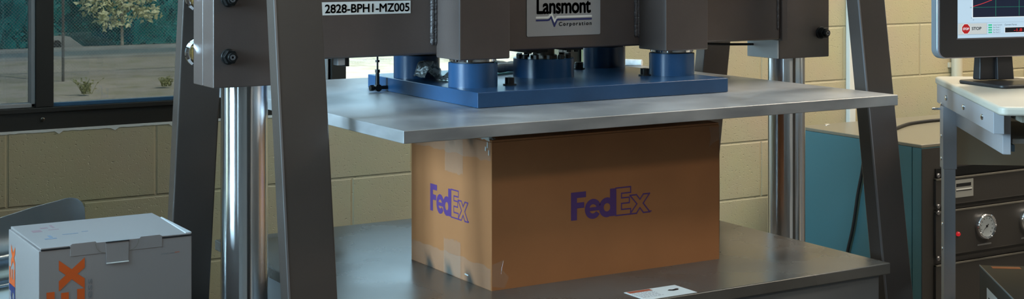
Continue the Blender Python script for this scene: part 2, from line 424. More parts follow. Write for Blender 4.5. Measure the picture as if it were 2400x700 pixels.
# conduits on the wall
def pipe_thing(name, label, cat, x, r, m, z0, z1, square=False):
    t = thing(name, label, cat, (x, 4.08, 0))
    if square: MB().box(x-r, x+r, 4.078, 4.0995, z0, z1).build('channel', m, t, bevel=.002)
    else: MB().cyl((x, 4.1-r-.001, z0), (x, 4.1-r-.001, z1), r, 24).build('pipe', m, t)
    for z in (.92 if not square else 1.5, 2.2):
        (MB().box(x-r-.006, x+r+.006, 4.09, 4.1, z, z+.02) if not square else MB().box(x-r-.001, x+r+.001, 4.0765, 4.0995, z, z+.03)).build('clip', m, t)
    return t
pipe_thing('cable_raceway', 'white square cable raceway running up the yellow block wall', 'raceway', 4.005, .0155, mat('white raceway', (0.66, 0.65, 0.60), 0.4), .3, 3.1, True)
pipe_thing('wall_conduit', 'beige round conduit on the block wall behind the monitor', 'pipe', 4.578, .022, mat('beige conduit', (0.50, 0.45, 0.33), 0.45), .6, 3.1)

# ------------------------------------------------------------------ outdoors
gm = bpy.data.materials.new('dry sunlit grass'); gm.use_nodes = True; nt = gm.node_tree; b = nt.nodes['Principled BSDF']
tc = nt.nodes.new('ShaderNodeTexCoord'); n = nt.nodes.new('ShaderNodeTexNoise'); n.inputs['Scale'].default_value = 2.2; n.inputs['Detail'].default_value = 10; n.inputs['Roughness'].default_value = .75
nt.links.new(tc.outputs['Object'], n.inputs['Vector'])
rp = nt.nodes.new('ShaderNodeValToRGB'); rp.color_ramp.elements[0].position = .34; rp.color_ramp.elements[0].color = (.42, .40, .26, 1)
rp.color_ramp.elements[1].position = .56; rp.color_ramp.elements[1].color = (.66, .58, .50, 1)
nt.links.new(n.outputs['Fac'], rp.inputs[0]); nt.links.new(rp.outputs[0], b.inputs['Base Color']); b.inputs['Roughness'].default_value = .95
ZG = -.15
mb = MB(); gx = 60; gy = 40
vs = [[mb.bm.verts.new((-25 + 70*i/gx, 4.35 + 60*j/gy, ZG + (.03*noise.noise(Vector((i*.7, j*.9, 0))) if 8 < j < 60 else 0) - .02)) for i in range(gx+1)] for j in range(gy+1)]
for j in range(gy):
    for i in range(gx): mb.bm.faces.new((vs[j][i], vs[j][i+1], vs[j+1][i+1], vs[j+1][i]))
g = mb.build('ground', gm); struct(g)
M_conc = mat('pale concrete', (0.42, 0.42, 0.40), 0.85, bump=.4, bscale=30, var=.15, vscale=3)
M_road = mat('asphalt lane', (0.26, 0.33, 0.35), 0.9, var=.12, vscale=2)
struct(MB().box(-25, 45, 20.95, 22.0, ZG-.05, ZG+.012).build('road', M_road))
tag(MB().box(-25, 45, 20.72, 20.95, ZG-.05, ZG+.03).build('kerb', M_conc, None, bevel=.02), 'pale concrete kerb running beyond the wire fence', 'kerb')
tag(MB().box(-25, 45, 22.0, 22.30, ZG-.05, ZG+.06).build('kerb', M_conc, None, bevel=.02), 'pale concrete kerb at the foot of the dark trees', 'kerb')
# chain link fence
fY = 17.45; fx0, fx1, fh = 3.0, 12.6, 1.9
t = thing('chain_link_fence', 'chain link wire fence with thin posts outside the window', 'fence', (fx0, fY, ZG))
M_wire = mat('galvanised wire', (0.62, 0.66, 0.66), 0.4, metal=.4)
mb = MB(); st = .040; k = 0; xx = fx0 - fh
def bar(mb, p, q, r=.0011):
    p = Vector(p); q = Vector(q); d = (q-p).normalized(); a = Vector((0,1,0)); b = d.cross(a).normalized()
    A = [mb.bm.verts.new(p+e) for e in (a*r, b*r, -a*r, -b*r)]; B = [mb.bm.verts.new(q+e) for e in (a*r, b*r, -a*r, -b*r)]
    for i in range(4): mb.bm.faces.new((A[i], A[(i+1)%4], B[(i+1)%4], B[i]))
while xx < fx1:
    for sgn in (1, -1):
        xa = xx if sgn == 1 else xx + fh; xb = xx + fh if sgn == 1 else xx
        za, zb = ZG+.04, ZG+.04+fh
        # clip in x
        def cl(xa, za, xb, zb):
            def at(x): return za + (zb-za)*(x-xa)/(xb-xa)
            lo, hi = (xa, xb) if xa < xb else (xb, xa)
            l2, h2 = max(lo, fx0), min(hi, fx1)
            if l2 >= h2: return None
            return (l2, at(l2)), (h2, at(h2))
        c = cl(xa, za, xb, zb)
        if c: bar(mb, (c[0][0], fY + .003*sgn, c[0][1]), (c[1][0], fY + .003*sgn, c[1][1]))
    xx += st
mb.build('wire_mesh', M_wire, t)
for x in (4.38, 7.3, 10.2): MB().cyl((x, fY+.03, ZG-.1), (x, fY+.03, ZG+fh+.06), .017, 12).build('post', mat('fence post', (0.16, 0.15, 0.14), .5), t)
MB().cyl((fx0, fY+.02, ZG+fh+.05), (fx1, fY+.02, ZG+fh+.05), .02, 12).build('top_rail', M_wire, t)

def leaves(n, center, rad, size, seedv, squash=(1,1,1), bottom=None):
    random.seed(seedv); mb = MB()
    for i in range(n):
        while True:
            p = Vector((random.uniform(-1,1), random.uniform(-1,1), random.uniform(-1,1)))
            if .25 < p.length < 1: break
        p = Vector((p.x*rad[0], p.y*rad[1], p.z*rad[2])) + Vector(center)
        if bottom is not None and p.z < bottom: p.z = bottom + random.random()*rad[2]*.5
        d = Vector((random.uniform(-1,1), random.uniform(-1,1), random.uniform(-.8,.5))).normalized()
        s_ = size * random.uniform(.6, 1.4); a = d.orthogonal().normalized(); nn = d.cross(a)*s_*.12
        v = [p, p + d*s_*.4 + a*s_*.28 + nn, p + d*s_, p + d*s_*.4 - a*s_*.28 + nn]
        vv = [mb.bm.verts.new(q) for q in v]; mb.bm.faces.new(vv)
    return mb
def leafmat(name, c):
    m = mat(name, c, .6, var=.3, vscale=3); return m
# belt of dark evergreen trees
specs = [(2.0, 28.6, 2.2), (4.5, 26.0, 2.1), (6.9, 28.6, 2.2), (9.3, 26.0, 2.1), (11.8, 28.6, 2.2), (14.2, 26.0, 2.1), (16.8, 28.6, 2.2), (19.4, 26.0, 2.3)]
labs = ['dark evergreen at the far left end of the tree belt', 'dark evergreen seen through the left window pane', 'dark evergreen behind the concrete headwall and fence post',
        'dark evergreen behind the pale young tree', 'dark evergreen right of the pale young tree', 'dark evergreen beyond the third window pane',
        'dark evergreen second from the right end of the belt', 'dark evergreen at the right end of the tree belt']
for i, (x, y, r) in enumerate(specs):
    t = thing('evergreen_tree', labs[i], 'tree', (x, y, ZG), group='dark evergreens behind the fence')
    lm = leafmat('evergreen foliage', (0.012, 0.21, 0.21))
    mb = MB()
    bmesh.ops.create_icosphere(mb.bm, subdivisions=4, radius=1.0)
    for v in mb.bm.verts:
        q = v.co.copy(); d = 1 + .22*noise.noise(q*2.2 + Vector((i*3.1, 0, 0))) + .12*noise.noise(q*7 + Vector((i, 4, 1)))
        v.co = Vector((q.x*r*.82*d + x, q.y*1.0*d + y, max(ZG+.02, 1.75 + q.z*2.5*d)))
    mb.build('inner_crown', lm, t, smooth=80)
    leaves(1700, (x, y, 1.7), (r*.88, 1.1, 2.6), .22, 40+i, bottom=ZG+.05).build('foliage', lm, t)
    MB().cyl((x, y, ZG-.1), (x, y, 2.0), .14, 10, .07).build('trunk', mat('bark', (.06, .05, .04), .9), t)
# dense clipped hedge at the foot of the trees
hd = thing('hedge', 'dense dark hedge along the far kerb behind the wire fence', 'hedge', (9.0, 23.9, ZG))
hm = leafmat('hedge foliage', (0.006, 0.22, 0.22))
mb = MB()
nx_, nz_ = 170, 14
for (yy, sgn) in ((23.25, -1),):
    rows = []
    for j in range(nz_+1):
        rows.append([mb.bm.verts.new((1.5 + 17*i/nx_, yy + .16*noise.noise(Vector((i*.55, j*.6, 3))) + (.5*max(0, j/nz_-.7)), ZG + 1.9*j/nz_ + (.12*noise.noise(Vector((i*.4, 9, 1))) if j == nz_ else 0))) for i in range(nx_+1)])
    for A_, B_ in zip(rows, rows[1:]):
        for i in range(nx_): mb.bm.faces.new((A_[i], A_[i+1], B_[i+1], B_[i]))
    back = [mb.bm.verts.new((v.co.x, 24.5, v.co.z)) for v in rows[-1]]; backb = [mb.bm.verts.new((v.co.x, 24.5, ZG)) for v in rows[-1]]
    for i in range(nx_): mb.bm.faces.new((rows[-1][i], rows[-1][i+1], back[i+1], back[i])); mb.bm.faces.new((back[i], back[i+1], backb[i+1], backb[i]))
mb.build('hedge_mass', hm, hd, smooth=80)
lv = leaves(5200, (9.5, 23.25, .85), (8.5, .22, 1.1), .10, 77, bottom=ZG+.02)
lv.build('foliage', hm, hd)
# young pale tree
t = thing('young_tree', 'pale yellow green sapling with slim trunk beyond the fence', 'tree', (6.56, 22.62, ZG))
ty = 22.62
mb = MB(); mb.tube([(6.58, ty, ZG-.1), (6.575, ty, .4), (6.57, ty, .9), (6.57, ty, 1.6)], [.026, .022, .018, .008], 10)
for a, h in ((-1, .15), (1, .3), (-1, .5), (1, .6), (-.5, .8)):
    mb.tube([(6.575, ty, h+.05), (6.575+a*.22, ty+.05, h+.20), (6.575+a*.45, ty, h+.24)], [.010, .007, .003], 6)
mb.build('trunk', mat('pale bark', (.45, .40, .33), .8), t)
mb = MB(); mb.bm.free(); mb = None
lf = leaves(230, (6.57, ty, .50), (.26, .22, .34), .10, 5)
for (cx, cz, rx, rz, nn) in ((6.08, .52, .20, .14, 70), (6.32, .30, .18, .16, 60), (6.98, .40, .24, .13, 80), (6.25, .75, .30, .25, 120), (6.9, .75, .3, .25, 120), (6.55, 1.2, .5, .4, 260)):
    l2 = leaves(nn, (cx, ty, cz), (rx, .2, rz), .10, int(cx*100))
    me_ = bpy.data.meshes.new('tmp'); l2.bm.to_mesh(me_); l2.bm.free(); lf.bm.from_mesh(me_); bpy.data.meshes.remove(me_)
lf.build('foliage', mat('pale yellow green leaf', (0.85, 0.82, 0.50), .5, var=.2), t)
# concrete headwall with a culvert opening, partly behind the mullion
t = thing('culvert_headwall', 'sloping pale concrete culvert wall beside the road', 'headwall', (5.6, 22.35, ZG))
MB().prism([(5.24, ZG), (5.98, ZG), (5.78, ZG+.15), (5.70, ZG+.21), (5.24, ZG+.22)], (0, 22.35, 0), (1,0,0), (0,0,1), (0,.3,0)).build('wing_wall', M_conc, t, bevel=.01)
MB().cyl((5.50, 22.342, ZG+.09), (5.50, 22.36, ZG+.09), .075, 24).build('pipe_opening', M_rub, t)
# weeds on the dry ground
random.seed(11)
def weed(x, y, h, n, name, label, c):
    mb = MB()
    for i in range(n):
        a = random.uniform(0, 6.28); l = h*random.uniform(.5, 1); sp = random.uniform(.2, 1.0)
        p0 = Vector((x+random.uniform(-.05,.05), y+random.uniform(-.05,.05), ZG)); p1 = p0 + Vector((math.cos(a)*sp*l*.5, math.sin(a)*sp*l*.5, l*.7)); p2 = p0 + Vector((math.cos(a)*sp*l, math.sin(a)*sp*l, l))
        mb.tube([p0, p1, p2], [.003, .0022, .001], 4)
        for q in (p1, p2, (p0+p1)/2): 
            d = Vector((random.uniform(-1,1), random.uniform(-1,1), .3)).normalized()*.03; a_ = d.orthogonal()*.35
            vv = [mb.bm.verts.new(z) for z in (q, q+d*.5+a_, q+d, q+d*.5-a_)]; mb.bm.faces.new(vv)
    return tag(mb.build(name, c, None), label, 'weed', 'weeds on the dry ground outside')
GW = mat('weed green', (.34, .34, .16), .7)
weed(4.15, 15.6, .16, 34, 'weed', 'sprawling green weed just outside the second window pane', GW)
weed(5.15, 16.0, .10, 40, 'weed', 'low green weed close to the left machine leg, outside', GW)
weed(5.75, 15.9, .09, 30, 'weed', 'low weed at the right edge of the second window pane', GW)
weed(7.05, 13.9, .16, 40, 'weed', 'weed seen in the gap under the beam, left of the rod', GW)
weed(8.35, 13.9, .16, 40, 'weed', 'taller weed seen in the gap right of the thin rod', GW)

# ------------------------------------------------------------------ compression tester: frame, columns, beam, platform
XC, YC = 1.8655, 2.9155
mach = thing('compression_tester', 'large dark compression test machine with two A-frame legs and crossbeam', 'machine', (XC, YC, 0))
def leg(xa, xb, fy, t, name='leg'):
    # fy(z) = outer (away from the centre) face, t = thickness towards the centre
    pts = []
    for z in (0.0, 2.35):
        y0 = fy(z); y1 = y0 + t
        pts += [(xa, y0, z), (xb, y0, z), (xb, y1, z), (xa, y1, z)]
    l = MB().hexa(pts).build(name, M_leg, mach, bevel=.004, seg=2)
    return l
fF = lambda z: 2.4522 + .1299*z
fB = lambda z: 3.3779 - .1487*z
ll = [leg(1.057, 1.157, fF, .045), leg(2.591, 2.681, fF, .045),
      leg(1.066, 1.165, fB, .040), leg(2.585, 2.678, fB, .040)]
# worn bright edge strips where paint has rubbed off the corners
for l, (xa, fy) in zip(ll[:2], ((1.057, fF), (2.591, fF))):
    mb = MB(); mb.hexa([p for z in (0, 2.35) for p in ((xa-.0008, fy(z)-.0006, z), (xa+.0028, fy(z)-.0006, z), (xa+.0028, fy(z)+.004, z), (xa-.0008, fy(z)+.004, z))])
    mb.build('worn_edge', M_edge, l, label='bright worn metal edge')
MB().box(1.03, 2.70, 2.72, 3.06, 2.35, 2.47).build('top_crosshead', M_leg, mach, bevel=.006)
for xa, xb in ((1.02, 1.20), (2.55, 2.72)): MB().box(xa, xb, 2.36, 3.46, 0, .06).build('foot_rail', M_leg, mach, bevel=.004)
for cx in (1.108, 2.623): MB().cyl((cx, YC, .06), (cx, YC, 2.35), .0490, 72).build('column', M_shaft, mach, label='polished chrome guide column')
# guide blocks that ride on the columns
for side, (a, b) in enumerate(((1.017, 1.191), (2.541, 2.715))):
    blk = MB().box(a, b, 2.852, 2.9145, 1.114, 1.62).build('guide_block', M_body, mach, bevel=.0022)
    MB().box(a, b, 2.9165, 2.975, 1.114, 1.62).build('block_plate', M_body, blk, bevel=.0022)
    bx = 1.049 if side == 0 else 2.685
    for z in (1.178, 1.296, 1.414, 1.532):
        mb = MB()
        mb.lathe((bx, 2.852, z), (0, -1, 0), [(.0165, 0), (.0165, .004), (.0140, .005)], 28)
        mb.cyl((bx, 2.852-.005, z), (bx, 2.852-.019, z), .0150, 6, rot=.2)
        mb.cyl((bx, 2.852-.019, z), (bx, 2.852-.027, z), .0092, 24)
        nb = mb.build('axle_nut', M_black, blk, bevel=.0008)
        MB().lathe((bx, 2.852-.027, z), (0, -1, 0), [(.0058, 0), (.0058, .0008), (.0026, .0008), (.0018, -.001), (0, -.001)], 20).build('axle_end', M_edge, blk)
        if z < 1.5 and side == 0:
            MB().lathe((1.036, 2.985, z), (0, 1, 0), [(.012, 0), (.026, 0), (.031, .004), (.031, .010), (.024, .012), (.012, .012)], 40).build('guide_roller', M_chrome, blk)
            MB().lathe((1.036, 2.977, z), (0, 1, 0), [(.010, 0), (.022, 0), (.022, .008), (.010, .008)], 40).build('roller_bearing', M_brass, blk)
MB().box(2.5370, 2.5412, 2.854, 2.973, 1.1150, 1.1625).build('lit_face_plate', mat('pale lit face', (.70, .74, .76), .45, metal=.3), mach, bevel=.0005, label='pale plate added for window light on the block face')  # pale plate added; stands in for window light on the block's left face
# crossbeam
bm_ = MB().box(1.191, 2.530, 2.835, 2.995, 1.1655, 1.50).build('crossbeam', M_body, mach, bevel=.006, seg=3)
for (a, b) in ((1.191, 1.206), (2.530, 2.5485)):
    MB().box(a, b, 2.828, 3.002, 1.163, 1.52).build('end_plate', M_body, bm_, bevel=.0015)
for z in (1.191, 1.242, 1.293): MB().lathe((2.5485, 2.842, z), (1, 0, 0), [(.0085, 0), (.0085, .004), (.006, .008), (0, .009)], 20).build('end_plate_bolt', M_weld, bm_)
# weld beads: rough vertical rolls of metal
def weld(x0, x1, y, z0, z1, seedv, cols=2):
    random.seed(seedv); mb = MB()
    for c in range(cols):
        xc = x0 + (x1-x0)*(c+.5)/cols; pts = []; rr = []
        n = int((z1-z0)/.0022)
        for i in range(n+1):
            z = z0 + (z1-z0)*i/n
            pts.append((xc + random.uniform(-.0007, .0007), y, z)); e = min(1, i*.0022/.006 + .25)
            rr.append((x1-x0)/cols*.60*e*random.uniform(.85, 1.15))
        mb.tube(pts, rr, 10)
    return mb
weld(1.510, 1.5255, 2.8335, 1.187, 1.50, 1).build('weld_bead', M_weld, bm_)
weld(2.0655, 2.0800, 2.8335, 1.186, 1.50, 2).build('weld_bead', M_weld, bm_)
weld(2.5180, 2.5240, 2.8345, 1.190, 1.50, 3, 1).build('weld_bead', M_weld, bm_)
weld(2.0755, 2.0785, 2.7285, 1.160, 1.60, 4, 1)  .bm.free()
# square tubes that stand on the load cells
for (xa, xb) in ((1.5247, 1.6512), (2.0790, 2.2060)):
    for (ya, yb, nm) in ((2.7280, 2.8360, 'front'), (2.9940, 3.1150, 'rear')):
        tb = MB().box(xa, xb, ya, yb, 1.1585, 1.62).build('square_tube', M_body, mach, bevel=.0032, seg=3)
        if nm == 'front':
            MB().box(xa-.0004, xa+.0022, ya-.0004, ya+.0022, 1.160, 1.62).build('worn_edge', M_edge, tb, label='bright worn metal edge')
# screw actuator
mb = MB(); mb.cyl((1.858, YC, 1.125), (1.858, YC, 1.1655), .026, 32); mb.cyl((1.858, YC, 1.1375), (1.858, YC, 1.1475), .036, 6)
mb.build('actuator_shaft', mat('dull actuator steel', (.10, .085, .07), .4, metal=.6), mach)
mb = MB(); mb.box(1.775, 1.835, 2.86, 2.97, 1.158, 1.1655); mb.box(1.885, 1.935, 2.86, 2.97, 1.160, 1.1655)
for x in (1.79, 1.815, 1.90, 1.92): mb.cyl((x, 2.87, 1.155), (x, 2.87, 1.166), .006, 8)
mb.build('actuator_mount', M_black, mach, bevel=.001)
# small bracket under the beam at the left and the hose under the right half
MB().box(1.292, 1.309, 2.846, 2.87, 1.150, 1.1665).build('proximity_bracket', M_plate, mach, bevel=.001)
MB().box(1.309, 1.319, 2.846, 2.875, 1.147, 1.1665).build('proximity_sensor', M_black, mach, bevel=.001)
mb = MB(); mb.tube(curve_smooth([(2.19, 2.96, 1.163), (2.30, 2.955, 1.158), (2.42, 2.95, 1.151), (2.545, 2.95, 1.147)]), .0032)
mb.tube(curve_smooth([(2.19, 2.97, 1.158), (2.32, 2.975, 1.155), (2.44, 2.965, 1.163), (2.535, 2.96, 1.164)]), .0022)
mb.build('hose', M_rub, mach)
# markings on the beam
U = (1, 0, 0); V = (0, 0, 1)
BF = 2.8350
lab = MB().box(1.240, 1.4605, BF-.0008, BF, 1.2585, 1.2862).build('asset_label', M_label, bm_)
text('2828-BPH1-MZ005', (0, BF-.0008, 0), U, V, 1.2565, 1.4575, 1.2625, 1.2815, 'asset_number', M_blkink, lab, bold=.022)
def rrect(x0, x1, y0, y1, r, n=5):
    return arc(x1-r, y1-r, r, 0, 90, n) + arc(x0+r, y1-r, r, 90, 180, n) + arc(x0+r, y0+r, r, 180, 270, n) + arc(x1-r, y0+r, r, 270, 360, n)
npl = MB().prism(rrect(1.7600, 1.9655, 1.1970, 1.3420, .004), (0, BF, 0), U, V, (0, -.0016, 0)).build('nameplate', M_plate, bm_, bevel=.0004)
NO = (0, BF-.0016, 0)
text('Lansmont', NO, U, V, 1.7865, 1.9380, 1.2480, 1.2850, 'maker_name', M_blkink, npl, bold=.028, space=.95)
def pulse(y, amp_up, amp_dn, wdt, x0=1.7865, x1=1.9385):
    c = [(x0, y), (1.8160, y), (1.8205, y+.001), (1.8265, y+amp_up), (1.8355, y-amp_dn), (1.8425, y), (1.846, y+.0006), (x1, y+.0006)]
    return stroke(c, wdt, closed=False)
mark(pulse(1.2405, .0095, .0085, .0045), NO, U, V, 'pale_pulse_line', M_whpl, npl, t=.0004)
mark(pulse(1.2340, .0065, .0135, .0040), NO, U, V, 'navy_pulse_line', M_bluink, npl, t=.0005)
text('Corporation', NO, U, V, 1.8480, 1.9400, 1.2170, 1.2290, 'maker_subtitle', M_blkink, npl, bold=.02, space=1.35)

# blue load plate with load cells
BT = 1.097
lp = thing('load_plate', 'thick blue steel load plate with four blue cylinders on the aluminium platen', 'load plate', (1.8585, 2.9075, 1.0640))
MB().box(1.5203, 2.1971, 2.6430, 3.1750, 1.0643, BT).build('plate', M_blue, lp, bevel=.0018)
for (x, y) in ((1.588, 2.782), (2.143, 2.788), (1.588, 3.050), (2.137, 3.064)):
    c = MB().lathe((x, y, BT), (0, 0, 1), [(.0545, 0), (.0545, .0520), (.0535, .0530), (.040, .0530)], 56).build('load_cell', M_blue, lp)
    MB().cyl((x, y, BT+.0530), (x, y, BT+.0562), .0480, 48).build('gap_shade_ring', M_rub, c)  # black ring stands in for the shaded gap under the disc
    MB().cyl((x, y, BT+.0562), (x, y, BT+.0615), .0520, 48).build('contact_disc', M_chrome, c, label='polished contact disc')
fl = MB().lathe((1.858, YC, BT), (0, 0, 1), [(.0725, 0), (.0725, .0430), (.0715, .0440), (.030, .0440)], 64).build('flange', M_blue2, lp)
for k in range(12):
    a = 2*math.pi*(k+.35)/12; x = 1.858 + .060*math.cos(a); y = YC + .060*math.sin(a)
    MB().cyl((x, y, BT+.044), (x, y, BT+.0535), .0072, 6 if k % 3 else 16).build('flange_bolt', M_black, fl)
for (x, y) in ((1.669, 2.759), (2.068, 2.796), (2.04, 3.035), (1.66, 3.10)):
    mb = MB(); mb.lathe((x, y, BT), (0, 0, 1), [(.0150, 0), (.0150, .0028), (.0105, .0030), (.0105, .0165), (.0095, .0175), (.0055, .0175), (.0050, .012), (0, .012)], 28)
    mb.build('plate_bolt', M_black, lp)
# linkage rod beside the plate
lr = thing('sensor_linkage', 'thin black linkage rod hanging down to the blue plate side', 'linkage', (1.495, 3.07, 1.074))
MB().cyl((1.495, 3.07, 1.103), (1.495, 3.07, 1.17), .0022, 12).build('rod', M_black, lr)
mb = MB(); mb.cyl((1.495, 3.07, 1.078), (1.495, 3.07, 1.112), .0052, 14, .0042); mb.cyl((1.495, 3.07, 1.110), (1.495, 3.07, 1.117), .0065, 6)
mb.lathe((1.495, 3.063, 1.074), (0, 1, 0), [(.0085, 0), (.0085, .012)], 20)
mb.build('rod_end', M_black, lr); MB().cyl((1.495, 3.07, 1.134), (1.495, 3.07, 1.139), .0055, 6).build('lock_nut', M_black, lr)
mb = MB(); mb.cyl((1.483, 3.07, 1.074), (1.5215, 3.07, 1.074), .0045, 16); mb.cyl((1.476, 3.07, 1.074), (1.484, 3.07, 1.074), .0075, 6); mb.build('pin', M_black, lr)

# upper platen and lower platform
up = thing('upper_platen', 'wide milled aluminium platen hanging above the brown cardboard box', 'platen', (1.8541, 2.910, 1.0397))
o = MB().box(1.2177, 2.4905, 2.3911, 3.4288, 1.0397, 1.0640).build('platen_plate', M_alu, up, bevel=.0016)
lo = thing('lower_platform', 'low grey steel platform table carrying the brown cardboard box', 'platform', (1.8247, 2.880, 0))
MB().box(1.2167, 2.4327, 2.3578, 3.4024, .6655, .6905).build('platform_top', M_plat, lo, bevel=.0030, seg=3)
MB().box(1.2400, 2.4090, 2.3700, 3.39, .08, .6655).build('pedestal', M_platb, lo, bevel=.003)
MB().box(1.2060, 2.44, 2.35, 3.41, 0, .08).build('plinth', M_platb, lo, bevel=.003)
wl_ = thing('warning_label', 'small white and orange warning label stuck on the platform edge', 'label', (1.8155, 2.400, .6905))
LB = MB().box(1.7505, 1.8820, 2.3630, 2.4385, .6905, .6911).build('label_film', M_label, wl_)
MB().box(1.7560, 1.8130, 2.4235, 2.4365, .6911, .6914).build('orange_band', mat('faded warning red', (.42, .10, .05), .5), LB)
mb = MB()
random.seed(2)
for j in range(6):
    y = 2.418 - j*.0075; x = 1.757
    while x < 1.808: wd = random.uniform(.003, .009); mb.box(x, min(x+wd, 1.81), y, y+.0028, .6911, .6913); x += wd + .0025
mb.build('small_print', mat('faded print', (.38, .36, .38), .6), LB)
mb = MB(); mb.prism([(1.838, 2.405), (1.848, 2.398), (1.862, 2.400), (1.868, 2.408), (1.864, 2.411), (1.852, 2.407), (1.845, 2.410)], (0, 0, .6911), (1,0,0), (0,1,0), (0,0,.0004))
mb.build('hand_pictogram', M_blkink, LB)

# ------------------------------------------------------------------ brown cardboard box on the platform
BX0, BX1, BY0, BY1, BZ0, BZ1 = 1.5250, 2.1286, 2.5926, 2.9544, .6905, .9975
bb = thing('cardboard_box', 'brown corrugated shipping box with purple FedEx lettering under the platen', 'box', ((BX0+BX1)/2, (BY0+BY1)/2, BZ0))
mb = MB()
# body with very slightly bowed sides
nx, nz = 12, 8
def bow(u, v, amp): return amp*math.sin(math.pi*u)*math.sin(math.pi*v)
def panel(f):
    g_ = [[mb.bm.verts.new(f(i/nx, j/nz)) for i in range(nx+1)] for j in range(nz+1)]
    for j in range(nz):
        for i in range(nx): mb.bm.faces.new((g_[j][i], g_[j][i+1], g_[j+1][i+1], g_[j+1][i]))
W_, D_, H_ = BX1-BX0, BY1-BY0, BZ1-BZ0
panel(lambda u, v: (BX0+W_*u, BY0 - bow(u, v, .0005), BZ0+H_*v))
panel(lambda u, v: (BX0+W_*u, BY1 + bow(u, v, .002), BZ0+H_*v))
panel(lambda u, v: (BX0 - bow(u, v, .0005), BY0+D_*u, BZ0+H_*v))
panel(lambda u, v: (BX1 + bow(u, v, .003) + .0015*math.sin(math.pi*v), BY0+D_*u, BZ0+H_*v))
panel(lambda u, v: (BX0+W_*u, BY0+D_*v, BZ0))
panel(lambda u, v: (BX0+W_*u, BY0+D_*v, BZ1 + .006*math.sin(math.pi*v)*math.sin(math.pi*u)))
bmesh.ops.remove_doubles(mb.bm, verts=mb.bm.verts, dist=.0001)
body = mb.build('carton', M_card, bb, smooth=40)
for (ya, yb) in ((BY0+.001, (BY0+BY1)/2-.001), ((BY0+BY1)/2+.001, BY1-.001)):
    MB().hexa([(BX0+.001, ya, BZ1+.0005), (BX1-.001, ya, BZ1+.0005), (BX1-.001, yb, BZ1+.0005), (BX0+.001, yb, BZ1+.0005),
               (BX0+.001, ya, BZ1+.0045), (BX1-.001, ya, BZ1+.0045), (BX1-.001, yb, BZ1+.0090), (BX0+.001, yb, BZ1+.0090)]).build('top_flap', M_card, bb)
S1 = .0600
mark([[(x*.978, y) for x, y in p] for p in fed(S1)], (1.7215, BY0-.0006, .8170), U, V, 'logo_fed', M_purple, body, t=.00012)
mark([[(x*.978, y) for x, y in p] for p in ex_outline(S1)], (1.7215, BY0-.0006, .8170), U, V, 'logo_ex', M_purple, body, t=.00012)
UL = (0, -1, 0)
mark([[(x*.80, y) for x, y in p] for p in fed(S1)], (BX0-.0006, 2.8625, .8170), UL, V, 'logo_fed', M_purple, body, t=.00012)
mark([[(x*.80, y) for x, y in p] for p in ex_outline(S1)], (BX0-.0006, 2.8625, .8170), UL, V, 'logo_ex', M_purple, body, t=.00012)
# clear tape: over both end faces, hanging down from the top and folded up from the bottom
random.seed(5)
def tape(y0, y1, z0, z1, name='tape_strip', ragged=.003, x=BX0-.0014, lower=True):
    n = 26; mb = MB(); A = []; B = []
    for i in range(n+1):
        y = y0 + (y1-y0)*i/n; zz0 = z0 + (random.uniform(-ragged, ragged) if lower else 0); zz1 = z1 + (random.uniform(-ragged, ragged) if not lower else 0)
        xo = x - .0004*random.random()
        A.append(mb.bm.verts.new((xo, y, zz0))); B.append(mb.bm.verts.new((xo, y, zz1)))
    for i in range(n): mb.bm.faces.new((A[i], A[i+1], B[i+1], B[i]))
    return mb.build(name, M_tape, bb, smooth=80)
tape(BY0+.002, BY1-.002, .958, .9985)
tape(BY0+.12, BY0+.20, .915, .9985)
tape(BY0+.002, BY1-.002, .6915, .738, lower=False)
tape(BY0+.13, BY0+.205, .6915, .768, lower=False, ragged=.004)
# wrinkled tape ends that wrap around the front corners
def wrinkle(pts, name='tape_wrinkle'):
    mb = MB(); random.seed(len(pts)*7)
    ring_ = [mb.bm.verts.new((p[0]+random.uniform(-.0005,.0005), p[1]-random.uniform(.0012,.0028), p[2])) for p in pts]
    c = mb.bm.verts.new((sum(p[0] for p in pts)/len(pts), pts[0][1]-.0035, sum(p[2] for p in pts)/len(pts)))
    for i in range(len(ring_)): mb.bm.faces.new((ring_[i], ring_[(i+1) % len(ring_)], c))
    return mb.build(name, M_tape, bb, smooth=10)
wrinkle([(BX0, BY0, .7), (BX0+.030, BY0, .693), (BX0+.040, BY0, .715), (BX0+.022, BY0, .735), (BX0+.028, BY0, .752), (BX0, BY0, .745)])
wrinkle([(BX1-.001, BY0, .992), (BX1-.030, BY0, .994), (BX1-.026, BY0, .970), (BX1-.032, BY0, .948), (BX1-.015, BY0, .958), (BX1-.001, BY0, .965)])
def crumple(cx, cy, cz, sx, sy, sz, seedv, name, parent, m):
    mb = MB(); n = 14; random.seed(seedv)
    g_ = [[mb.bm.verts.new((cx + sx*(i/n-.5) + .003*random.uniform(-1,1), cy + sy*(j/4-.5)+.003*random.uniform(-1,1), cz + sz*abs(noise.noise(Vector((i*.55, j*.6, seedv))))*1.8)) for i in range(n+1)] for j in range(5)]
    for j in range(4):
        for i in range(n): mb.bm.faces.new((g_[j][i], g_[j][i+1], g_[j+1][i+1], g_[j+1][i]))
    return mb.build(name, m, parent, smooth=25)
M_shine = sheer('shiny crumpled tape', (0.72, 0.76, 0.74), 0.55, 0.08)
crumple(BX0+.006, 2.80, BZ1+.003, .012, .11, .012, 3, 'tape_fold', bb, M_shine)
crumple(BX0+.006, 2.63, BZ1+.002, .014, .06, .012, 9, 'tape_fold', bb, M_shine)
mb = MB()
for k, (y, z, l, h) in enumerate(((2.605, .985, .004, .014), (2.612, .978, .005, .010), (2.600, .970, .003, .012), (2.688, .7035, .016, .0035))):
    mb.prism([(y, z), (y+l, z+.001), (y+l*.8, z+h), (y-.001, z+h*.8)], (BX0-.0022, 0, 0), (0,1,0), (0,0,1), (-.0006,0,0))
mb.build('tape_glint', M_shine, bb)

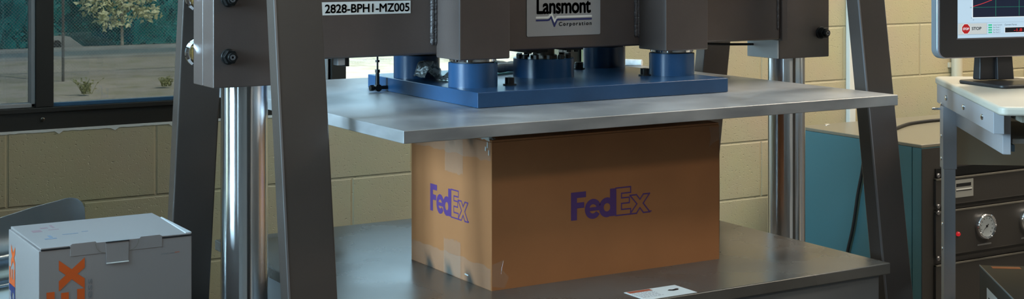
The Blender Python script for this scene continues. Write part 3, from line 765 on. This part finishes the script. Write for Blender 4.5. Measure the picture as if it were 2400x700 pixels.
# ------------------------------------------------------------------ wrapped hose and crumpled film on the load plate
def ribbon(path, width, name, m, label, cat, wdir=(0, 1, 0), seedv=1, th=.0008):
    random.seed(seedv); pts = curve_smooth(path, 6); mb = MB(); rows = []; wv = Vector(wdir)
    for i, p in enumerate(pts):
        row = []
        for k in range(7):
            q = p + wv*(width*(k/6-.5)) + Vector((0, 0, .0035*noise.noise(Vector((i*.35, k*.9, seedv)))*2)) + Vector((.004*noise.noise(Vector((i*.3, k*.7, seedv+5))), 0, 0))
            row.append(mb.bm.verts.new(q))
        rows.append(row)
    for a, b in zip(rows, rows[1:]):
        for k in range(6): mb.bm.faces.new((a[k], a[k+1], b[k+1], b[k]))
    ob = mb.build(name, m, None, smooth=60)
    so = ob.modifiers.new('thickness', 'SOLIDIFY'); so.thickness = th
    return tag(ob, label, cat)
ribbon([(1.528, 2.925, BT+.012), (1.537, 2.925, BT+.030), (1.549, 2.925, BT+.044), (1.560, 2.925, BT+.044), (1.568, 2.925, BT+.030), (1.573, 2.925, BT+.014), (1.585, 2.925, BT+.006), (1.602, 2.925, BT+.005), (1.618, 2.925, BT+.014), (1.630, 2.925, BT+.034), (1.640, 2.925, BT+.038), (1.652, 2.925, BT+.020)],
       .060, 'plastic_film', M_foil, 'crumpled dark clear plastic film between the left blue cylinders', 'plastic film', seedv=4)
def hose(path, r, name, label, m, cat='hose', seedv=3):
    pts = curve_smooth(path, 10); random.seed(seedv)
    rr = [r*(1 + .16*noise.noise(Vector((i*.45, seedv, 0)))*2) for i in range(len(pts))]
    return tag(MB().tube(pts, rr, 14).build(name, m, None, smooth=60), label, cat)
hose([(1.69, 2.92, BT+.013), (1.72, 2.965, BT+.013), (1.765, 3.01, BT+.013), (1.82, 3.035, BT+.013), (1.90, 3.05, BT+.013)], .011, 'wrapped_hose',
     'pale taped hose lying on the blue plate beside the round flange', M_cloth)
hose([(1.66, 3.00, BT+.012), (1.72, 3.03, BT+.014), (1.78, 3.065, BT+.022), (1.86, 3.09, BT+.014), (1.93, 3.10, BT+.012)], .009, 'wrapped_hose',
     'second pale taped hose lying farther back on the blue plate', M_cloth, seedv=8)
t = thing('cloth_roll', 'small pale rolled cloth lying at the rear edge of the platen', 'cloth', (2.455, 3.375, 1.0640))
mb = MB(); mb.tube([(2.400, 3.410, 1.0735), (2.425, 3.400, 1.0745), (2.450, 3.385, 1.0738), (2.472, 3.355, 1.0740)], [.006, .0098, .0092, .0088], 14)
mb.tube([(2.410, 3.421, 1.070), (2.440, 3.412, 1.072), (2.476, 3.390, 1.071)], [.006, .008, .006], 12)
mb.build('roll', M_cloth, t, smooth=60)

# ------------------------------------------------------------------ white carton, its table and steel pan at the left
tb = thing('side_table', 'steel side table below the white carton', 'table', (.75, 3.05, 0))
MB().box(.30, 1.010, 2.60, 3.50, .490, .515).build('table_top', M_platb, tb, bevel=.003)
for (x, y) in ((.33, 2.63), (.98, 2.63), (.33, 3.47), (.98, 3.47)): MB().box(x-.02, x+.02, y-.02, y+.02, 0, .49).build('leg', M_platb, tb, bevel=.002)
wb_ = thing('white_carton', 'white FedEx Express carton with orange lettering and tucked lid', 'box', (.788, 2.86, .515))
q0, q1, r0, r1, zt = .641, .932, 2.735, 2.983, .8490
mb = MB(); mb.box(q0, q1, r0, r1, .515, zt-.006); wbody = mb.build('carton', M_white, wb_, bevel=.0015)
lid = MB().hexa([(q0+.004, r0+.001, zt-.0045), (q1-.001, r0+.001, zt-.0045), (q1-.001, r1, zt-.006), (q0+.004, r1, zt-.006),
                 (q0+.004, r0+.001, zt-.0015), (q1-.001, r0+.001, zt-.0015), (q1-.001, r1, zt-.001), (q0+.004, r1, zt-.001)]).build('lid', M_white, wb_, bevel=.001)
# front tuck flap: paper standing up over the lid edge, with slot and thumb cuts
FY = r0 - .0007
mb = MB(); mb.prism([(.698, zt-.022), (.698, zt-.001), (.702, zt+.0015), (.745, zt+.0018), (.7475, zt-.001), (.768, zt-.001), (.768, zt-.022)], (0, FY, 0), U, V, (0, .0010, 0)); mb.build('front_flap', M_white, wb_, bevel=.0006)
mb = MB(); mb.prism([(.809, zt-.022), (.809, zt-.001), (.829, zt-.001), (.8315, zt+.0018), (.868, zt+.0018), (.873, zt-.001), (.873, zt-.022)], (0, FY, 0), U, V, (0, .0010, 0))
mb.build('front_flap', M_white, wb_, bevel=.0006)
mb = MB(); mb.prism([(.7640, zt-.003), (.8085, zt-.003), (.8075, zt-.040), (.7650, zt-.040)], (0, FY, 0), U, V, (0, -.0008, 0)); mb.build('tuck_tab', M_white, wb_, bevel=.0005)
mb = MB(); mb.box(.7640, .8085, FY-.0020, FY+.002, zt-.003, zt-.0014); mb.box(q0+.004, .698, r0-.0010, r0+.001, zt-.0060, zt-.0044); mb.box(.873, q1, r0-.0010, r0+.001, zt-.0060, zt-.0044); mb.build('slot_gap', M_blkink, wb_)
for a_, b_, c_ in ((.7640, 180, 262), (.8085, 360, 278)): mark(stroke(arc(a_, zt-.003, .0185, b_, c_, 14), .0010, closed=False), (0, FY, 0), U, V, 'thumb_cut', mat('cut line', (.18, .16, .13), .8), wbody, t=.0004)
mb = MB(); mb.prism([(.7650, zt-.0405), (.8075, zt-.0405), (.8075, zt-.0425), (.7650, zt-.0425)], (0, FY-.001, 0), U, V, (0, -.0014, 0)); mb.build('tab_fold', M_label, wb_)
# bright bent corner of the lid at the right
MB().hexa([(q1-.012, r0+.003, zt-.004), (q1+.001, r0+.003, zt-.004), (q1+.001, r1-.06, zt-.004), (q1-.003, r1-.06, zt-.004),
           (q1-.012, r0+.003, zt+.0005), (q1+.001, r0+.003, zt+.0005), (q1+.001, r1-.06, zt+.0005), (q1-.003, r1-.06, zt+.0005)]).build('lid_edge', M_whedge, wb_, bevel=.0015)
# word mark reading upwards on the front and on the left side
SC = .0660
o_front = (.7250, r0-.0002, .8205 - 3.55*SC*.96)
mark([[(x*.96, y*1.06) for x, y in p] for p in fed(SC)], o_front, (0,0,1), (-1,0,0), 'logo_fed', M_bluink, wbody, t=.0004)
mark([[(x*.96, y*1.06) for x, y in p] for p in ex_solid(SC)], o_front, (0,0,1), (-1,0,0), 'logo_ex', M_orange, wbody, t=.0004)
text('Express', (0, r0-.0002, 0), (0,0,1), (-1,0,0), .690, .7815, -.7430, -.7275, 'logo_express', M_grink, wbody)
o_side = (q0-.0002, 2.892+.033, .8160 - 3.55*.050)
mark(fed(.050), o_side, (0,0,1), (0,1,0), 'logo_fed', M_bluink, wbody, t=.0004)
mark(ex_solid(.050), o_side, (0,0,1), (0,1,0), 'logo_ex', M_orange, wbody, t=.0004)
text('packaging for samples', (0, r0-.0002, 0), U, V, .871, .896, .8118, .8148, 'small_print', M_grink, wbody)
text('express', (0, r0-.0002, 0), U, V, .8975, .907, .8118, .8148, 'small_print', M_orange, wbody)
# faint prints on the lid
for (x, y, w_, d_) in ((.668, 2.895, .018, .020), (.690, 2.925, .014, .012), (.700, 2.905, .020, .005), (.712, 2.925, .005, .030)): MB().box(x, x+w_, y, y+d_, zt-.0014, zt-.0009).build('lid_print', mat('faded pink ink', (.24, .15, .17), .6), wbody)
for (x, y, w_, d_) in ((.672, 2.815, .022, .008), (.684, 2.830, .006, .020), (.712, 2.845, .030, .004), (.752, 2.856, .012, .004)): MB().box(x, x+w_, y, y+d_, zt-.0014, zt-.0009).build('lid_print', mat('faded blue ink', (.14, .18, .25), .6), wbody)

# unseen locker added to shade the back wall from the left lamps
lk = thing('unseen_shade_locker', 'tall grey locker shape, unseen, added to shade the back wall', 'locker', (.20, 3.80, 0))
MB().box(-.05, .45, 3.57, 4.09, .05, 2.05).build('shade_locker_body', M_platb, lk, bevel=.004)
MB().box(-.04, .44, 3.55, 3.568, .07, 2.03).build('shade_locker_door', M_platb, lk, bevel=.002)
MB().box(-.03, .42, 3.59, 4.05, 0, .05).build('plinth', M_black, lk)

# unseen low cabinet added to keep the left lamps off the white carton
tc_ = thing('unseen_shade_cabinet', 'waist high grey cabinet shape, unseen, added to shade the white carton', 'cabinet', (-.55, 2.62, 0))
MB().box(-.76, -.37, 1.90, 3.34, .05, 1.12).build('cabinet_body', M_platb, tc_, bevel=.004)
MB().box(-.78, -.35, 1.88, 3.36, 1.12, 1.145).build('cabinet_top', M_platb, tc_, bevel=.004)
for k in range(4): 
    d_ = MB().box(-.37, -.355, 1.93, 3.31, .08+.255*k, .32+.255*k).build('drawer', M_platb, tc_, bevel=.002)
    MB().box(-.355, -.335, 2.3, 2.95, .26+.255*k, .275+.255*k).build('handle', M_edge, d_, bevel=.002)

# stainless pan behind the carton
sp_ = thing('steel_pan', 'tilted stainless steel pan with a rounded corner behind the white carton', 'pan', (.75, 3.35, .515))
ang = R(11)
def pp(x, z): # in-plane point of the tilted sheet
    return (x, z)
e0 = [(.30, .690), (.70, .7835), (.79, .8045), (.868, .8185)]
corner_ = [(.880, .8185), (.893, .815), (.904, .806), (.909, .793), (.910, .780)]
poly = e0 + corner_ + [(.912, .60), (.30, .56)]
MB().prism(poly, (0, 3.35, 0), (1,0,0), (0,.10,1), (0,.0022,0)).build('sheet', M_steel, sp_, bevel=.0006)
# rolled lower lip of the pan in front of the sheet
mb = MB(); prof = [(3.352, .700), (3.30, .722), (3.24, .712), (3.19, .690), (3.14, .694), (3.10, .672), (3.085, .63)]
pr = curve_smooth([(0, y, z) for y, z in prof], 6); rows = []
for x in [.30 + .58*i/12 for i in range(13)]:
    rows.append([mb.bm.verts.new((x, p.y, p.z + (x-.64)*.10)) for p in pr])
for a, b in zip(rows, rows[1:]):
    for k in range(len(pr)-1): mb.bm.faces.new((a[k], a[k+1], b[k+1], b[k]))
ob = mb.build('curved_lip', M_steel, sp_, smooth=80); so = ob.modifiers.new('thickness', 'SOLIDIFY'); so.thickness = .002
MB().box(.40, .86, 3.12, 3.34, .515, .58).build('pan_stand', M_platb, sp_, bevel=.002)

# ------------------------------------------------------------------ control cabinet at the right
CX0, CX1, CY0, CY1, CZ = 3.645, 4.85, 3.394, 3.985, .7520
cb = thing('control_cabinet', 'low cabinet, side coloured teal for window light, with dark gauge panels behind the machine', 'cabinet', (4.25, 3.69, 0))
MB().box(CX0, CX1, CY0+.045, CY1, 0, CZ-.012).build('cabinet_body', M_cab, cb, bevel=.002)
MB().box(CX0-.001, CX1, CY0+.002, CY1+.001, CZ-.012, CZ).build('top_cover', M_cabtop, cb, bevel=.003)
MB().box(CX0, CX1, CY0+.003, CY0+.042, 0, CZ-.012).build('front_frame', M_cab, cb, bevel=.0015)
MB().box(CX0+.001, CX1-.001, CY0, CY0+.003, .01, CZ-.014).build('front_skin', M_cabfr, cb)
def fpanel(z0, z1):
    p = MB().box(3.700, CX1-.02, CY0-.010, CY0, z0, z1).build('panel', M_cabfr, cb, bevel=.001)
    MB().box(3.700, CX1-.02, CY0-.0125, CY0, z1-.006, z1).build('panel_rim', M_cabedge, p, bevel=.0008)
    MB().box(3.7005, CX1-.02, CY0-.0115, CY0, z0, z0+.0025).build('panel_rim', M_cabfr, p)
    return p
p1 = fpanel(.545, .636); p2 = fpanel(.378, .527); p3 = fpanel(.06, .350)
MB().box(3.705, CX1-.02, CY0-.004, CY0, .640, .668).build('vent_strip', M_black, cb)
for z in (.647, .545, .524, .372): 
    MB().lathe((3.709, CY0-.010, z), (0, -1, 0), [(.0075, 0), (.0075, .004), (.005, .006), (0, .006)], 18).build('panel_bolt', M_edge, cb)
pl = MB().box(3.789, 3.878, CY0-.0115, CY0-.010, .5655, .6245).build('maker_label', mat('pale panel label', (.30, .30, .28), .5), p1)
mb = MB(); mb.box(3.795, 3.866, CY0-.0122, CY0-.0115, .6015, .6125); mb.box(3.795, 3.870, CY0-.0122, CY0-.0115, .5870, .5895); mb.build('label_print', M_blkink, pl)
MB().box(3.795, 3.870, CY0-.0122, CY0-.0115, .5905, .5940).build('label_line', M_whpl, pl)
def gauge(x, z):
    r = .0445
    g_ = MB().lathe((x, CY0-.010, z), (0, -1, 0), [(r, 0), (r, .012), (r-.003, .017), (r-.009, .015), (r-.010, .010), (0, .010)], 48).build('gauge', M_chrome, p2)
    MB().cyl((x, CY0-.0203, z), (x, CY0-.0215, z), r-.0100, 40).build('gauge_face', mat('gauge face', (.42, .46, .48), .4), g_)
    mb = MB(); f_ = CY0-.0216
    for k in range(11):
        a = R(-135 + 27*k); c_, s_ = math.sin(a), math.cos(a)
        for rr in (1,):
            p_ = [(x + c_*.0300 - s_*.0008, z + s_*.0300 + c_*.0008), (x + c_*.0300 + s_*.0008, z + s_*.0300 - c_*.0008), (x + c_*.0250 + s_*.0008, z + s_*.0250 - c_*.0008), (x + c_*.0250 - s_*.0008, z + s_*.0250 + c_*.0008)]
            mb.prism(p_, (0, f_, 0), U, V, (0, -.0004, 0))
    mb.build('gauge_ticks', M_blkink, g_)
    mb = MB(); a = R(-128); c_, s_ = math.sin(a), math.cos(a)
    mb.prism([(x - c_*.010 - s_*.0016, z - s_*.010 + c_*.0016), (x - c_*.010 + s_*.0016, z - s_*.010 - c_*.0016), (x + c_*.026, z + s_*.026)], (0, f_-.0006, 0), U, V, (0, -.0006, 0))
    mb.cyl((x, f_, z), (x, f_-.002, z), .0040, 14); mb.build('gauge_needle', M_blkink, g_)
    mb = MB()
    for k in range(12): a = R(30*k); mb.lathe((x + (r-.004)*math.sin(a), CY0-.0255, z + (r-.004)*math.cos(a)), (0, -1, 0), [(.003, 0), (.0028, .002), (0, .0028)], 8)
    mb.build('bezel_stud', mat('bright stud', (.95, .95, .97), .12, metal=1.0), g_)
    MB().box(x-.034, x+.034, CY0-.0112, CY0-.010, z-.0655, z-.0605).build('gauge_caption', mat('engraved caption', (.16, .16, .16), .6), p2)
gauge(3.933, .459); gauge(4.153, .459); gauge(4.373, .459)
MB().lathe((3.803, CY0-.010, .444), (0, -1, 0), [(.0075, 0), (.0075, .005), (.005, .009), (0, .010)], 20).build('red_lamp', M_red, p2)
# bolts on the cover
for (x, y) in ((3.756, 3.955), (4.217, 3.84)): MB().lathe((x, y, CZ), (0, 0, 1), [(.0125, 0), (.0125, .0015), (.008, .005), (0, .007)], 20).build('cover_bolt', M_chrome, cb)
tag(MB().tube(curve_smooth([(3.83, 3.70, CZ+.0062), (3.95, 3.765, CZ+.0062), (4.04, 3.80, CZ+.0062), (4.20, 3.815, CZ+.0062), (4.40, 3.77, CZ+.0062)], 10), .0060, 12).build('power_cable', M_rub),
    'black cable lying across the cabinet top', 'cable')
tag(MB().tube(curve_smooth([(3.6285, 3.640, .700), (3.6330, 3.655, .63), (3.6330, 3.675, .55), (3.6340, 3.70, .43), (3.6335, 3.735, .30), (3.6335, 3.76, .10), (3.6335, 3.77, .006)], 10), .0055, 12).build('hanging_cable', M_rub),
    'black cable hanging down the left cabinet side', 'cable')

# ------------------------------------------------------------------ monitor cart
AZ = -37.256
OX, OY = 2.5796, 2.1775
ct = thing('monitor_cart', 'grey steel computer cart with beige laminate top at the right', 'cart', (OX, OY, 0), R(AZ))
ZT = 1.0510
def rr_top(x0, x1, y0, y1, r, n=6): return rrect(x0, x1, y0, y1, r, n)
MB().prism(rr_top(0, .80, 0, .779, .020), (0, 0, ZT-.0205), (1,0,0), (0,1,0), (0,0,.0205)).build('table_top', M_ctop, ct, bevel=.007, seg=4, local=True)
ap = MB().box(.006, .030, .085, .770, ZT-.0705, ZT-.0205).build('apron', M_cart, ct, bevel=.0012, local=True)
for v_, in ((.634,), (.411,), (.198,)): MB().lathe((.006, v_, 1.006), (-1, 0, 0), [(.0075, 0), (.0070, .003), (.003, .0048), (0, .005)], 18).build('bolt', M_chrome, ap, local=True)
MB().box(.034, .052, .118, .770, ZT-.121, ZT-.0205).build('drawer_side', M_cart, ct, bevel=.001, local=True)
lg = MB().box(.001, .037, .655, .700, .815, ZT-.0705).build('leg_sleeve', M_cart, ct, bevel=.0012, local=True)
MB().box(.004, .034, .658, .697, .06, .815).build('leg', M_cart, ct, bevel=.001, local=True)
for z in (.985-.0, .90, .84, .665, .60): MB().lathe((.001 if z > .81 else .004, .678, z), (-1, 0, 0), [(.0050, 0), (.0045, .0025), (0, .0035)], 14).build('leg_screw', M_chrome, ct, local=True)
MB().box(-.022, .004, .688, .694, .968, .974).build('leg_pin', M_chrome, ct, bevel=.002, local=True)
MB().box(.74, .776, .655, .700, .06, ZT-.02).build('leg', M_cart, ct, bevel=.001, local=True)
MB().box(.74, .776, .06, .105, .06, ZT-.02).build('leg', M_cart, ct, bevel=.001, local=True)
MB().box(.0375, .739, .742, .750, .815, ZT-.0205).build('back_panel', M_cback, ct, bevel=.001, local=True)
MB().box(0.0, .78, .645, .710, .02, .06).box(.735, .78, .03, .645, .02, .06).build('foot', M_cart, ct, bevel=.002, local=True)
MB().box(.06, .739, .05, .741, ZT-.040, ZT-.0206).build('top_frame', mat('cart underframe', (.28, .26, .21), .5), ct, local=True)
# keyboard drawer with slide
kd = MB().box(.066, .70, .17, .52, .9480, .9600).build('keyboard_shelf', mat('white shelf', (.62, .62, .60), .4), ct, bevel=.003, local=True)
MB().box(.0535, .0635, .13, .60, .9350, .9510).build('drawer_slide', mat('blue grey slide', (.10, .16, .22), .3, metal=.6), ct, bevel=.001, local=True)
MB().box(.06, .739, .10, .74, .2800, .2990).build('lower_shelf', M_ctop, ct, bevel=.003, local=True)
for (x, y) in ((.02, .678), (.758, .678), (.758, .08)): MB().cyl((x-.012, y, .020), (x+.012, y, .020), .020, 20).build('caster', M_rub, ct, local=True)

# dark case on the lower shelf
ec = thing('equipment_case', 'black equipment case with white label on the cart shelf', 'case', (OX, OY, .2990), R(AZ))
cs = MB().box(.0600, .500, .120, .490, 0, .299).build('case_body', mat('black case', (.014, .014, .015), .55, bump=.05, bscale=200), ec, bevel=.003, local=True)
MB().box(.085, .155, .452, .474, .2990, .2996).build('orange_sticker', mat('orange sticker', (.50, .12, .03), .5), cs, local=True)
lb = MB().box(.0590, .0600, .290, .400, .150, .262).build('case_label', M_label, cs, local=True)
mb = MB()
for (y, z, a, b) in ((.33, .21, .035, .022), (.36, .185, .025, .02), (.32, .17, .02, .012), (.35, .235, .03, .008)): mb.box(.0584, .0590, y, y+a, z, z+b)
mb.build('label_print', M_blkink, lb, local=True)
mb = MB(); mb.box(.0595, .0612, .121, .489, .2965, .3000); mb.build('case_edge', mat('edge highlight', (.10, .14, .16), .3), cs, local=True)  # bluish strip paints the highlight along the case's top edge

# monitor
MAZ = -9.762
mo = thing('computer_monitor', 'flat monitor with black bezel showing a force graph and STOP button', 'monitor', (3.00585, 2.52703, ZT), R(MAZ))
def L_(z): return z - ZT
MX0, MX1, MZ0, MZ1 = -.1965, .1965, 1.1250-ZT, 1.4600-ZT
def rz(x0, x1, z0, z1, r, y, t, n=8):
    return MB().prism(rrect(x0, x1, z0, z1, r, n), (0, y, 0), (1,0,0), (0,0,1), (0, t, 0))
rz(MX0-.004, MX1+.004, MZ0-.003, MZ1+.003, .026, .004, .026).build('rear_shell', M_silver, mo, bevel=.004, seg=3, local=True)
fr = rz(MX0, MX1, MZ0, MZ1, .022, -.0005, .006).build('bezel', M_bezel, mo, bevel=.0015, local=True)
rz(MX0-.0018, MX1+.0018, MZ0-.0015, MZ1+.0015, .024, .0008, .004).build('bezel_rim', mat('pinkish rim', (.35, .30, .33), .3, metal=.6), mo, local=True)
SX0, SX1, SZ0, SZ1 = -.1415, .1415, 1.1733-ZT, 1.4150-ZT
scr = MB().box(SX0, SX1, -.0012, -.0006, SZ0, SZ1).build('screen', emit('screen light blue', (.50, .68, .82), 1.0), mo, local=True)
mb = MB(); mb.box(SX0-.002, SX1+.002, -.0011, 0, SZ0-.0035, SZ0); mb.build('screen_lip', mat('lip', (.10, .09, .10), .4), mo, local=True)
SO = (0, -.0012, 0)
def srect(x0, x1, z0, z1, name, m, lay=1): return MB().box(x0, x1, -.0012-.0002*lay, -.0012-.0002*(lay-1), L_(z0), L_(z1)).build(name, m, scr, local=True)
E_dark = emit('graph navy', (.008, .014, .035), 1.0); E_grid = emit('grid green', (.02, .22, .14), 1.0); E_red = emit('trace red', (.75, .05, .06), 1.0)
E_btn = emit('button grey', (.55, .60, .60), 1.0); E_txt = emit('ui text', (.03, .04, .05), 1.0); E_line = emit('ui line', (.28, .40, .50), 1.0); E_grn = emit('ui led', (.03, .55, .28), 1.0); E_wht = emit('ui white', (.80, .90, .95), 1.0)
E_blk = emit('readout black', (.004, .006, .012), 1.0); E_sred = emit('stop red', (.42, .012, .015), 1.0); E_num = emit('readout red', (.62, .02, .02), 1.0)
srect(-.0970, .1300, 1.2235, 1.3950, 'graph_border', E_wht, 1)
srect(-.0945, .1280, 1.2255, 1.3930, 'graph_area', E_dark, 2)
mb = MB()
for x in (-.0230, .0515): mb.box(x-.0006, x+.0006, -.0018, -.0016, L_(1.2275), L_(1.3930))
for z in (1.2505, 1.2980, 1.3455): mb.box(-.0945, .1280, -.0018, -.0016, L_(z)-.0004, L_(z)+.0004)
mb.build('graph_grid', E_grid, scr, local=True)
cv = [(-.0945, 1.2530), (-.0650, 1.2600), (-.0362, 1.2686), (.0, 1.283), (.04, 1.305), (.08, 1.340), (.11, 1.375)]
mark([[(x, L_(z)) for x, z in p] for p in stroke(cv, .0013, closed=False)], (0, -.0018, 0), U, V, 'graph_trace', E_red, scr, local=True, t=.0003)
srect(SX0, SX1, 1.2110, 1.2116, 'divider', E_line, 1); srect(SX0, SX1, 1.1812, 1.1817, 'divider', E_line, 1)
srect(-.1405, -.0510, 1.1825, 1.2100, 'stop_button', E_btn, 1); srect(-.0512, -.0505, 1.1825, 1.2100, 'button_edge', E_line, 2); srect(-.1405, -.0505, 1.1820, 1.1826, 'button_edge', E_line, 2)
oc = lambda r: [(-.1165 + r*math.cos(R(22.5+45*k)), L_(1.1965) + r*math.sin(R(22.5+45*k))) for k in range(8)]
mark([oc(.0140)], (0, -.0014, 0), U, V, 'stop_sign_edge', E_wht, scr, local=True, t=.0002)
mark([oc(.0130)], (0, -.0016, 0), U, V, 'stop_sign', E_sred, scr, local=True, t=.0002)
def stext(b_, x0, x1, z0, z1, m, bold=.0, name='screen_text', sp=1.0): return text(b_, (0, -.0018, 0), U, V, x0, x1, L_(z0), L_(z1), name, m, scr, bold=bold, local=True, lift=.0003, space=sp)
stext('STOP', -.1255, -.1075, 1.1935, 1.1995, E_wht, .03); stext('STOP', -.0985, -.0685, 1.1930, 1.2010, E_txt, .035)
for k, (z, s_) in enumerate(((1.2035, 'Limit Switch'), (1.1973, 'Ext Fault 1'), (1.1911, 'Ext Fault 2'), (1.1849, 'Ext Fault 3'))):
    srect(-.0460, -.0345, z-.0006, z+.0032, 'status_led', E_grn, 1)
    stext(s_, -.0310, -.0035 if k == 0 else -.0095, z-.0002, z+.0032, E_txt)
stext('Current Force:', .0050, .0440, 1.2030, 1.2070, E_txt, .01)
srect(.0055, .1000, 1.1835, 1.1990, 'readout', E_wht, 1); srect(.0068, .0990, 1.1848, 1.1976, 'readout_field', E_blk, 2)
stext('-1.8 lbs', .0345, .0850, 1.1868, 1.1950, E_num, .02)
stext('50', -.1040, -.0985, 1.2490, 1.2520, E_txt); stext('0', -.1010, -.0988, 1.2225, 1.2255, E_txt); stext('0', -.0945, -.0923, 1.2175, 1.2205, E_txt)
# stand
mb = MB(); mb.hexa([(-.055, .020, .012), (.040, .020, .012), (.040, .050, .012), (-.055, .050, .012), (-.048, .024, .20), (.038, .024, .20), (.038, .040, .20), (-.048, .040, .20)])
nk = mb.build('stand_neck', M_bezel, mo, bevel=.004, seg=3, local=True)
MB().hexa([(-.006, .010, .012), (.046, .010, .012), (.046, .022, .012), (-.006, .022, .012), (-.008, .018, .20), (.034, .018, .20), (.034, .026, .20), (-.008, .026, .20)]).build('neck_cover', M_bezel, nk, bevel=.002, local=True)
MB().prism(rrect(-.078, .110, -.095, .085, .020), (0, 0, .0005), (1,0,0), (0,1,0), (0,0,.0085)).build('stand_base', M_bezel, mo, bevel=.003, seg=3, local=True)
